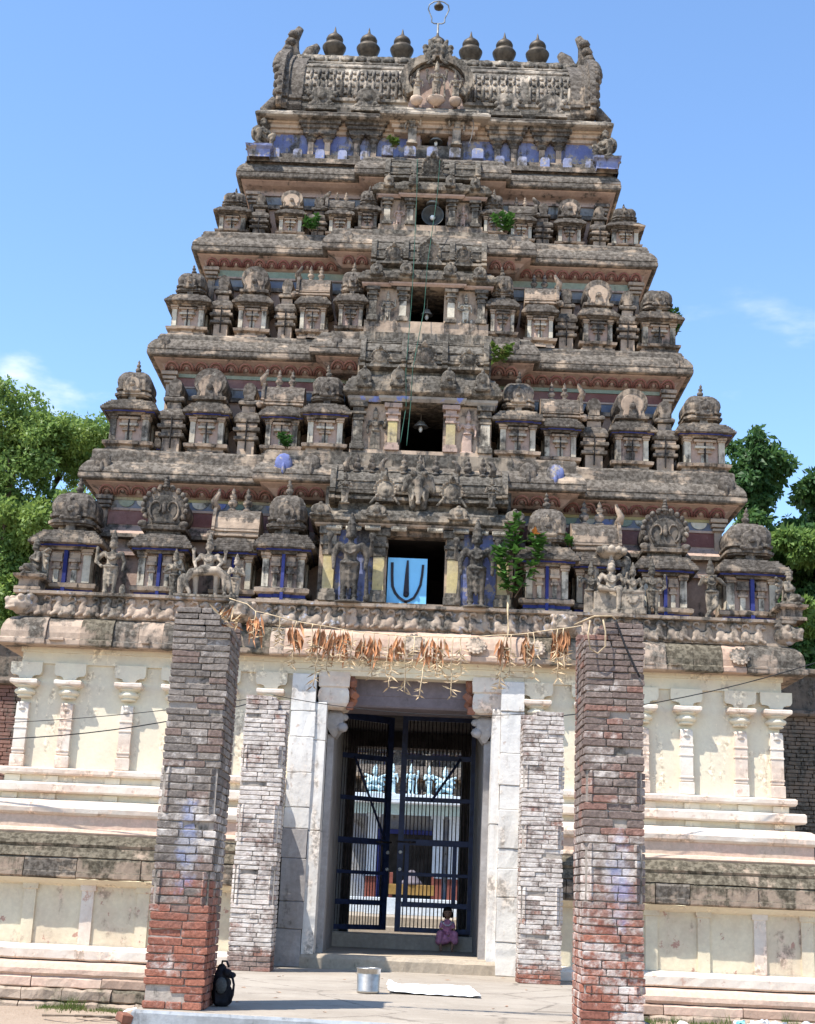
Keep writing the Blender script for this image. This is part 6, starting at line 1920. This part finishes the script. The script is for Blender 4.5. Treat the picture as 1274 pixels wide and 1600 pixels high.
# horn loudspeaker in the fourth storey window
ls = empty('horn_loudspeaker', (XC + .03, 1.62, 13.2), 'grey horn loudspeaker in the fourth storey window', 'loudspeaker')
b = MB(); b.lathe([(.03, .28), (.05, .12), (.09, .04), (.17, -.04), (.195, -.09), (.20, -.10), (.185, -.085), (.15, -.02), (.07, .05), (.0, .08)], (XC + .03, 1.72, 13.36), 24, ax='y'); put('horn', b.mesh('horn', ['horn_metal']), ls)
b = MB(); b.ball((XC + .03, 1.72, 13.36), (.05, .05, .05), 10); put('driver', b.mesh('driver', ['bulb']), ls)
b = MB(); b.tube([(XC + .03, 1.85, 13.55), (XC + .03, 1.85, 13.82)], .015, 6); put('bracket', b.mesh('bracket', ['grey_metal']), ls)
b = MB(); b.lathe([(.02, .06), (.10, .02), (.12, -.02), (.10, -.03), (.0, .0)], (XC + .02, 1.72, 13.64), 14); put('lamp_shade', b.mesh('lamp_shade', ['grey_metal']), ls)
# painted board with the U-shaped mark
sg = empty('painted_board', (.05, .26, 6.03), 'light blue board with a dark U-shaped mark in the lowest window', 'sign')
b = MB(); b.box(-.27, .34, .24, .275, 6.02, 6.78, 0, .004); put('board', b.mesh('board', ['sign_blue']), sg)
def mark(pts, w0, w1):
    m_ = MB()
    n = len(pts)
    L, Rr = [], []
    for i, p in enumerate(pts):
        a = Vector(pts[max(i - 1, 0)]); c = Vector(pts[min(i + 1, n - 1)])
        d = (c - a).normalized(); q = Vector((-d.y, d.x)) * (w0 + (w1 - w0) * i / (n - 1))
        L.append((p[0] + q.x, p[1] + q.y)); Rr.append((p[0] - q.x, p[1] - q.y))
    vs = [(x, .225, z) for x, z in L] + [(x, .225, z) for x, z in Rr] + [(x, .243, z) for x, z in L] + [(x, .243, z) for x, z in Rr]
    fs = []
    for i in range(n - 1):
        fs += [(i, i + 1, n + i + 1, n + i), (i, 2 * n + i, 2 * n + i + 1, i + 1), (n + i, n + i + 1, 3 * n + i + 1, 3 * n + i)]
    m_.add(vs, fs)
    return m_
u1 = [(-.205, 6.70), (-.20, 6.50), (-.185, 6.32), (-.14, 6.22), (-.08, 6.15), (-.01, 6.105), (.03, 6.09), (.08, 6.105), (.15, 6.15), (.20, 6.24), (.245, 6.36), (.265, 6.52), (.275, 6.68)]
put('u_mark', mark(u1, .022, .018).mesh('u_mark', ['sign_black']), sg)
b = mark([(.035, 6.74), (.032, 6.60), (.030, 6.40), (.03, 6.20)], .014, .045); b.lathe([(.0, -.012), (.045, -.010), (.045, .004)], (.03, .233, 6.20), 14, ax='y'); put('centre_stroke', b.mesh('centre_stroke', ['sign_black']), sg)
b = mark([(.03, 6.095), (.028, 6.06)], .03, .02); put('foot_stroke', b.mesh('foot_stroke', ['sign_black']), sg)
# cords hanging down the front
def cord(label, pts, r, mat, name='cord', cat='cord', grp=None, sag=0.0, n=6):
    out = []
    for a, c in zip(pts[:-1], pts[1:]):
        for k in range(n):
            t = k / n
            out.append((a[0] + (c[0] - a[0]) * t, a[1] + (c[1] - a[1]) * t, a[2] + (c[2] - a[2]) * t - sag * 4 * t * (1 - t)))
    out.append(pts[-1])
    b = MB(); b.tube(out, r, 5)
    return thing(name, b, [mat], label, cat, grp)
cord('left of two green cords dangling down the tower windows', [(-.12, 1.35, 14.30), (-.10, 1.30, 13.6), (-.09, .80, 12.0), (-.10, .75, 11.2), (-.13, .22, 9.9), (-.10, .30, 9.3), (-.16, .05, 8.6)], .0065, 'rope_green', grp='green cords on the tower')
cord('right of two green cords dangling down the tower windows', [(.28, 1.35, 14.30), (.26, 1.30, 13.6), (.14, .80, 12.0), (.12, .75, 11.2), (-.02, .22, 9.9), (-.03, .30, 9.3), (-.06, .05, 8.55)], .0065, 'rope_green', grp='green cords on the tower')
# cables
W = 'slack cables strung before the gateway'
cord('thick black cable slung across the left cream wall', [(-1.9, -1.2, 4.30), (-5.5, -.75, 3.66), (-16, 0, 3.3)], .008, 'wire', 'cable', 'cable', W, .10, 10)
cord('upper thin cable above the thick one on the left cream wall', [(-1.9, -1.25, 4.34), (-5.5, -.85, 3.88), (-16, 0, 3.75)], .0055, 'wire', 'cable', 'cable', W, .05, 10)
cord('cable rising past the right cream wall to the sky', [(2.05, -1.2, 4.22), (6.1, -.75, 5.26), (15, 0, 8.0)], .008, 'wire', 'cable', 'cable', W, .12, 10)
cord('thin cable across the doorway between the limewashed pillars', [(-1.75, -1.3, 4.36), (2.0, -1.3, 4.26)], .0055, 'wire', 'cable', 'cable', W, .12, 14)
cord('black cord trailing down the face of the right brick pillar', [(2.10, -8.18, 4.28), (2.18, -8.19, 4.05), (2.32, -8.19, 3.75)], .010, 'wire', 'cable', 'cable', W, .0, 6)
cord('loose wire hanging from the roof edge right of the great gable', [(.82, 2.1, 15.72), (.88, 2.1, 15.45), (.84, 2.1, 15.2), (.80, 2.1, 15.05)], .008, 'wire_grey', 'cable', 'cable', W, 0, 4)
# ------------------------------------------------------------------ dry leaf garland strung between the front pillars
ga = empty('leaf_garland', (.17, -7.7, 4.1), 'garland of dry straw and brown leaves strung between the tall brick pillars', 'garland')
GYY = -7.72
def gzc(x):
    t = (x + 1.50) / 3.33
    return 4.36 + (4.30 - 4.36) * t - .20 * 4 * t * (1 - t) ** 1.0 + (.0 if t > .05 else .05)
pts = [(-1.56 + 3.42 * k / 40, GYY + .02 * math.sin(k), gzc(-1.56 + 3.42 * k / 40)) for k in range(41)]
b = MB(); b.tube(pts, .005, 5); put('string', b.mesh('string', ['straw']), ga)
rg = random.Random(5)
def blade(mb, p, d, L, w, mi=0):
    d = Vector(d).normalized(); s = d.cross(Vector((rg.uniform(-1, 1), -1, rg.uniform(-.5, .5)))).normalized() * w
    p = Vector(p); n = d.cross(s).normalized()
    a, m1, m2, e = p, p + d * L * .4 + s, p + d * L * .4 - s, p + d * L
    mm = p + d * L * .45 + n * w * .8
    mb.add([tuple(a), tuple(m1), tuple(mm), tuple(m2), tuple(e)], [(0, 1, 2), (0, 2, 3), (1, 4, 2), (2, 4, 3)], mi)
xs = [-1.30, -1.06, -.90, -.74, -.66, -.56, -.44, -.35, -.24, -.15, .0, .06, .15, .24, .36, .47, .53, .60, .68, 1.10, 1.16, 1.32, 1.38, 1.60, 1.66]
for k, x in enumerate(xs):
    b = MB()
    z0 = gzc(x); L = rg.uniform(.30, .58) if k > 1 else .25
    tilt = rg.uniform(-.10, .06)
    n = 9
    st = [(x + tilt * L * (i / n) + rg.uniform(-.008, .008), GYY - .01 + rg.uniform(-.01, .01), z0 - L * i / n) for i in range(n + 1)]
    b.tube(st, .0055, 5)
    for i in range(3, n + 1):
        for s in (-1, 1):
            for q in range(1 if rg.random() < .6 else 2):
                blade(b, st[i], (s * rg.uniform(.4, 1.1), rg.uniform(-.7, .7), rg.uniform(-.9, .35)), rg.uniform(.05, .12), .008)
    put('straw_tassel', b.mesh('straw_tassel', ['straw']), ga)
    if k in (0, 2, 4, 5, 6, 8, 9, 11, 14, 15, 19, 21, 23, 24):
        b = MB()
        for q in range(rg.randint(10, 18)):
            p = (x + rg.uniform(-.06, .06), GYY + rg.uniform(-.03, .03), z0 - rg.uniform(.0, .16))
            blade(b, p, (rg.uniform(-.35, .35), rg.uniform(-.3, .3), -1), rg.uniform(.12, .24), rg.uniform(.012, .026))
        put('dry_leaf_bunch', b.mesh('dry_leaf_bunch', ['dry_leaf']), ga)
# bundle of old garland heaped on the left pillar's broken top, rope loop on the right one
b = MB()
for q in range(26):
    p = (-1.58 + rg.uniform(-.08, .12), -7.75 + rg.uniform(-.15, .1), 4.16 + rg.uniform(0, .10))
    blade(b, p, (rg.uniform(-1, 1), rg.uniform(-1, .3), rg.uniform(-.3, .9)), rg.uniform(.08, .18), .014, rg.randrange(2))
thing('withered_leaf_bundle', b, ['dry_leaf', 'straw'], 'bundle of withered leaves lodged on the broken top of the left brick pillar', 'leaves')
b = MB()
b.tube([(1.86, -8.2, 4.26), (1.84, -8.22, 4.12), (1.86, -8.22, 3.99), (1.93, -8.22, 3.95), (2.0, -8.22, 4.02), (2.0, -8.22, 4.16), (1.98, -8.2, 4.27)], .008, 6)
b.tube([(1.75, -7.9, 4.27), (1.9, -8.2, 4.30), (2.06, -8.2, 4.31), (2.15, -8.0, 4.29)], .009, 6)
thing('rope_loop', b, ['straw'], 'loop of straw rope hung on the top of the right brick pillar', 'rope')
# ------------------------------------------------------------------ plants rooted in the tower
def plant(label, x, y, z, stems, size, spread, h, mat='leaf_plant', seed=0, red=False, root=None):
    rr = random.Random(seed)
    t = empty('wild_plant', (x, y, z), label, 'plant', 'plants rooted in the tower')
    lv = MB(); sm = MB(); rd = MB()
    for k in range(stems):
        a = rr.uniform(-1, 1)
        p0 = Vector((x + a * .1 * spread, y, z)); p1 = p0 + Vector((a * spread * .5, rr.uniform(-.25, .0) * spread, h * rr.uniform(.6, 1.0)))
        mid = p0.lerp(p1, .5) + Vector((a * .1 * spread, -.05, .05 * h))
        sm.tube([tuple(p0), tuple(mid), tuple(p1)], .012, 5, 0, True, .004)
        for i in range(9):
            tt = .15 + .85 * i / 8
            p = p0.lerp(mid, tt * 2) if tt < .5 else mid.lerp(p1, tt * 2 - 1)
            for s in range(3):
                d = Vector((rr.uniform(-1, 1), rr.uniform(-1, .2), rr.uniform(-.35, .7))).normalized()
                L = size * rr.uniform(.7, 1.2)
                tgt = rd if (red and k == 0 and i > 7) else lv
                sd = d.cross(Vector((0, 0, 1))).normalized() * L * .33; nn = sd.cross(d).normalized() * L * .08
                tgt.add([tuple(p), tuple(p + d * L * .45 + sd + nn), tuple(p + d * L * .5), tuple(p + d * L * .45 - sd + nn), tuple(p + d * L)], [(0, 2, 1), (0, 3, 2), (1, 2, 4), (2, 3, 4)])
    put('stem', sm.mesh('stem', ['bark']), t); put('foliage', lv.mesh('foliage', [mat]), t)
    if red: put('young_leaves', rd.mesh('young_leaves', ['leaf_red']), t)
    if root:
        b = MB(); b.tube(root, .022, 6, 0, True, .012); put('hanging_root', b.mesh('hanging_root', ['straw']), t)
plant('leafy fig bush rooted right of the lowest window', 1.62, -.25, 6.12, 5, .17, .55, .85, seed=2, red=False, root=[(1.58, -.26, 6.15), (1.57, -.33, 5.9), (1.58, -.42, 5.6), (1.56, -.46, 5.42)])
plant('taller fig shoot with reddish tip above the bush by the lowest window', 2.02, -.25, 6.65, 3, .15, .25, .60, seed=3, red=True)
plant('fig shoot with pale leaves against the eave right of the lowest window', 1.62, -.25, 6.75, 3, .14, .22, .62, seed=4)
plant('small bushy plant beside the fourth storey, right of its window', 1.50, 1.45, 12.98, 6, .11, .50, .36, seed=5)
plant('little green tuft beside a shrine on the fourth storey, left', -1.95, 1.75, 13.02, 4, .10, .25, .30, seed=6)
plant('pale ferny tuft on the bay roof right of centre, second storey', 1.35, .50, 10.15, 5, .12, .35, .32, 'grass', 7)
plant('small weed on the ledge left of the second storey bay', -1.98, .45, 8.55, 4, .10, .22, .26, seed=8)
plant('weedy tuft on the blue parapet below the top doorway', -.52, 1.95, 14.86, 4, .09, .30, .16, 'grass', 9)
plant('small weed beside the dome roof right of the lowest window', 2.52, .05, 7.02, 4, .07, .25, .14, seed=10)
plant('thin weed growing from the right corner of the third storey', 4.46, 1.5, 11.2, 4, .10, .25, .45, seed=11)
# ------------------------------------------------------------------ on the platform
# steel bucket
bk = empty('steel_bucket', (-.13, -4.75, PZ), 'cylindrical stainless steel vessel standing on the platform beside the white cloth', 'bucket')
b = MB(); b.lathe([(.0, .004), (.118, .004), (.125, .012), (.126, .03), (.122, .035), (.128, .20), (.124, .205), (.130, .212), (.131, .25), (.138, .256), (.138, .264), (.130, .266), (.127, .258), (.123, .20), (.118, .03), (.0, .02)], (-.13, -4.75, PZ + .002), 36)
put('vessel', b.mesh('vessel', ['steel']), bk)
# white cloth spread out
vs = []; nxx, nyy = 46, 30
c00, c10, c11, c01 = Vector((.10, -4.66)), Vector((1.12, -4.86)), Vector((1.06, -3.10)), Vector((.05, -3.15))
for j in range(nyy + 1):
    for i in range(nxx + 1):
        s_, t_ = i / nxx, j / nyy
        p = (c00 * (1 - s_) + c10 * s_) * (1 - t_) + (c01 * (1 - s_) + c11 * s_) * t_
        q = Vector((p.x * 3.3, p.y * 3.3, 2))
        z = PZ + .016 + .016 * max(0, mnoise.noise(q) + .3) + .010 * mnoise.noise(q * 3.1)
        e = min(s_, 1 - s_, t_, 1 - t_)
        if e < .06: z += .014 * (1 - e / .06) * (.5 + mnoise.noise(q * 2)) * (2.0 if s_ < .06 else 1)
        p = p + Vector((mnoise.noise(q * 1.7 + Vector((5, 0, 0))), mnoise.noise(q * 1.7 + Vector((0, 5, 0))))) * .03
        vs.append((p.x, p.y, max(z, PZ + .006)))
fs = [(j * (nxx + 1) + i, j * (nxx + 1) + i + 1, (j + 1) * (nxx + 1) + i + 1, (j + 1) * (nxx + 1) + i) for j in range(nyy) for i in range(nxx)]
b = MB(); b.add(vs, fs, 0, True)
cl = thing('cotton_cloth', b, ['white_cloth'], 'white cotton cloth spread on the platform before the doorway', 'cloth')
sm_ = cl.modifiers.new('thick', 'SOLIDIFY'); sm_.thickness = .004; sm_.offset = -1
# black bag against the left pillar
bg = empty('backpack', (-1.36, -7.35, PZ), 'black backpack leaning against the foot of the left brick pillar', 'bag')
b = MB()
for z, w, d in ((.06, .125, .10), (.14, .13, .105), (.22, .125, .10), (.29, .10, .085), (.335, .07, .06)):
    b.ball((0, 0, z), (w, d, .075), 14)
b.box(-.115, .115, -.09, .09, .012, .20, 0, .03)
put('sack', remeshed(b, 'sack', ['bag_black'], .010, 4), bg, (-1.39, -7.35, PZ + .002), (0, R(-5), R(18)), (.72, .8, .92))
b = MB(); b.ball((-1.40, -7.46, PZ + .19), (.055, .03, .075), 12); put('mesh_pocket', b.mesh('mesh_pocket', ['bag_grey']), bg)
b = MB(); b.ball((-1.32, -7.40, PZ + .28), (.045, .035, .030), 12); b.ball((-1.36, -7.40, PZ + .30), (.045, .045, .035), 12); put('flap', b.mesh('flap', ['bag_black']), bg)
b = MB(); b.tube([(-1.31, -7.43, PZ + .28), (-1.285, -7.44, PZ + .20), (-1.29, -7.44, PZ + .11), (-1.31, -7.43, PZ + .05)], .012, 6); b.tube([(-1.42, -7.38, PZ + .34), (-1.41, -7.40, PZ + .40), (-1.37, -7.40, PZ + .40), (-1.35, -7.38, PZ + .35)], .011, 6); put('strap', b.mesh('strap', ['bag_black']), bg)
# ------------------------------------------------------------------ little girl sitting on the gate sill
gx0, gy0, gz0 = .90, 3.02, FZ
gr = empty('person', (gx0, gy0, gz0), 'small girl in a pink dress sitting on the gate sill, hands in her lap', 'person')
def g3(x, y, z): return (x, y, z)
b = MB()
# hips, trunk, neck, head in one skin
b.ball((0, .02, .275), (.085, .07, .06)); b.cone((0, .02, .29), (0, -.01, .42), .066, .070); b.ball((0, -.012, .43), (.082, .058, .045)); b.cone((0, -.01, .46), (0, -.02, .53), .028, .026)
b.ball((0, -.025, .605), (.066, .076, .082), 16); b.ball((0, -.045, .57), (.045, .05, .045), 12)
b.ball((0, -.102, .592), (.012, .014, .015), 8); b.ball((0, -.092, .560), (.020, .012, .007), 8)
for s in (-1, 1):
    b.ball((s * .068, -.02, .595), (.010, .018, .022), 8)
    b.cone((s * .085, -.01, .445), (s * .115, -.05, .33), .026, .022); b.cone((s * .115, -.05, .33), (s * .035, -.15, .255), .021, .015)
    b.ball((s * .028, -.165, .248), (.020, .022, .013), 8)
    for f in range(4):
        b.cone((s * (.016 + .011 * f), -.178, .246), (s * (.004 + .010 * f), -.204 + .004 * abs(f - 1), .232), .0062, .005, 6)
    b.cone((s * .040, -.165, .250), (s * .012, -.182, .262), .0068, .0055, 6)
    b.cone((s * .05, .0, .265), (s * .115, -.20, .270), .052, .040)
    b.cone((s * .115, -.20, .270), (s * (.085 if s > 0 else .10), -.19, .05), .036, .022)
    b.ball((s * .09, -.225, .022), (.026, .055, .020), 10)
put('body', remeshed(b, 'body', ['skin'], .0075, 2), gr, (gx0, gy0, gz0))
b = MB()
b.ball((0, .0, .635), (.078, .080, .072), 16); b.ball((0, .035, .59), (.080, .060, .085), 14)
for s in (-1, 1): b.ball((s * .066, .0, .575), (.024, .040, .055), 10)
for k in range(6): b.ball(((k - 2.5) * .022, -.088 + .004 * abs(k - 2.5) ** 2 * .6, .655), (.018, .016, .020), 8)
put('hair', remeshed(b, 'hair', ['hair'], .008, 1), gr, (gx0, gy0, gz0))
b = MB()
b.cone((0, .018, .30), (0, -.012, .43), .074, .080); b.ball((0, -.01, .435), (.094, .066, .042)); b.ball((0, .02, .27), (.115, .10, .07))
for s in (-1, 1):
    b.cone((s * .085, -.01, .445), (s * .104, -.035, .385), .036, .034)
    b.cone((s * .05, .0, .265), (s * .12, -.20, .275), .066, .056); b.cone((s * .12, -.20, .275), (s * .125, -.185, .17), .058, .062)
b.ball((-.06, -.14, .19), (.13, .085, .085)); b.ball((-.11, -.15, .15), (.085, .075, .06)); b.ball((.08, -.16, .22), (.06, .06, .06))
put('dress', remeshed(b, 'dress', ['dress'], .009, 3), gr, (gx0, gy0, gz0))
b = MB(); b.tube([(-.075, -.045, .465), (-.055, -.078, .425), (-.02, -.092, .405), (.02, -.092, .405), (.055, -.078, .425), (.075, -.045, .465)], .016, 8)
for s in (-1, 1): b.ball((s * .088, -.015, .455), (.032, .036, .022), 10)
put('lace_yoke', b.mesh('lace_yoke', ['dress_lace']), gr, (gx0, gy0, gz0))
for s in (-1, 1):
    b = MB(); b.ball((s * .025, -.094, .610), (.010, .006, .006), 8); put('eye', b.mesh('eye', ['hair']), gr, (gx0, gy0, gz0))
# ------------------------------------------------------------------ ground litter, grass, stones
rl = random.Random(9)
LIT = 'litter on the ground by the right plinth'
for k in range(22):
    b = MB(); s_ = rl.uniform(.05, .14)
    b.ball((0, 0, 0), (s_, s_ * .8, s_ * .38), 12)
    b.v = [(x + rl.uniform(-.25, .25) * s_, y + rl.uniform(-.25, .25) * s_, z + rl.uniform(-.2, .25) * s_) for x, y, z in b.v]
    b.sm = [False] * len(b.sm)
    q = rl.random()
    mt, nm = (('litter_white', 'white') if q < .72 else ('litter_teal', 'teal') if q < .88 else ('litter_red', 'red'))
    x = rl.uniform(4.3, 6.3); y = rl.uniform(-1.9, -1.0)
    thing('plastic_scrap', b, [mt], 'crumpled %s plastic litter on the dirt before the right plinth' % nm, 'litter', LIT, (x, y, gz(x, y) + s_ * .3), (0, 0, rl.uniform(0, 6)))
for k in range(16):
    b = MB(); s_ = rl.uniform(.05, .13)
    b.ball((0, 0, 0), (s_, s_ * .8, s_ * .6), 10); b.jitter(s_ * .35, 7 / s_ * .1)
    left = k % 2
    x = rl.uniform(-3.4, -2.3) if left else rl.uniform(2.8, 5.6); y = rl.uniform(-2.2, -1.1)
    thing('rubble_stone', b, ['plinth_rough' if k % 3 else 'jamb_white'], 'lump of rubble lying at the foot of the %s plinth' % ('left' if left else 'right'), 'stone', 'rubble at the foot of the %s plinth' % ('left' if left else 'right'), (x, y, gz(x, y) + s_ * .3), (0, 0, rl.uniform(0, 6)))
rg2 = np.random.default_rng(4)
b = MB()
for k in range(5200):
    if k < 3600: x = rg2.uniform(-7.5, -3.2); y = rg2.normal(-1.02, .16)
    else: x = rg2.uniform(2.8, 7.0); y = rg2.normal(-1.0, .10)
    if mnoise.noise(Vector((x * 1.3, y, 5))) < -.05: continue
    y = min(y, -.90)
    z = gz(x, y); h = rg2.uniform(.02, .13) * (0.5 + max(0, mnoise.noise(Vector((x * 2.5, 2, 1)))) * 2.2); a = rg2.uniform(0, 6.28); w = .006
    dx, dy = math.cos(a), math.sin(a)
    b.add([(x - dx * w, y - dy * w, z - .01), (x + dx * w, y + dy * w, z - .01), (x + dx * .4 * h + dy * .2 * h, y + dy * .3 * h, z + h)], [(0, 1, 2)])
put('grass', b.mesh('grass', ['grass']), kind='stuff', label='thin green grass and weeds growing along the foot of the plinth', cat='grass')
b = MB()
for k in range(5):
    b.tube([(-4.3 + k * .22 + rl.uniform(-.1, .1), -1.9 + rl.uniform(-.2, .2), .05), (-4.0 + k * .25, -1.85 + rl.uniform(-.3, .2), .07), (-3.7 + k * .3, -1.9 + rl.uniform(-.2, .2), .05)], .016, 5, 0, True, .006)
thing('dry_stick', b, ['bark'], 'dry sticks lying on the dirt before the left plinth', 'stick')

rd_ = random.Random(31)
b = MB()
for k in range(26):
    x = rd_.uniform(-1.9, 2.3); y = rd_.uniform(-7.6, -.5); a = rd_.uniform(0, 6.28); L = rd_.uniform(.02, .055)
    dx, dy = math.cos(a) * L, math.sin(a) * L
    b.add([(x - dx, y - dy, PZ + .004), (x - dy * .4, y + dx * .4, PZ + .010), (x + dx, y + dy, PZ + .005), (x + dy * .4, y - dx * .4, PZ + .008)], [(0, 3, 2, 1)])
put('fallen_leaves', b.mesh('fallen_leaves', ['dry_leaf']), kind='stuff', label='scattered dry leaf bits on the platform floor', cat='leaves')
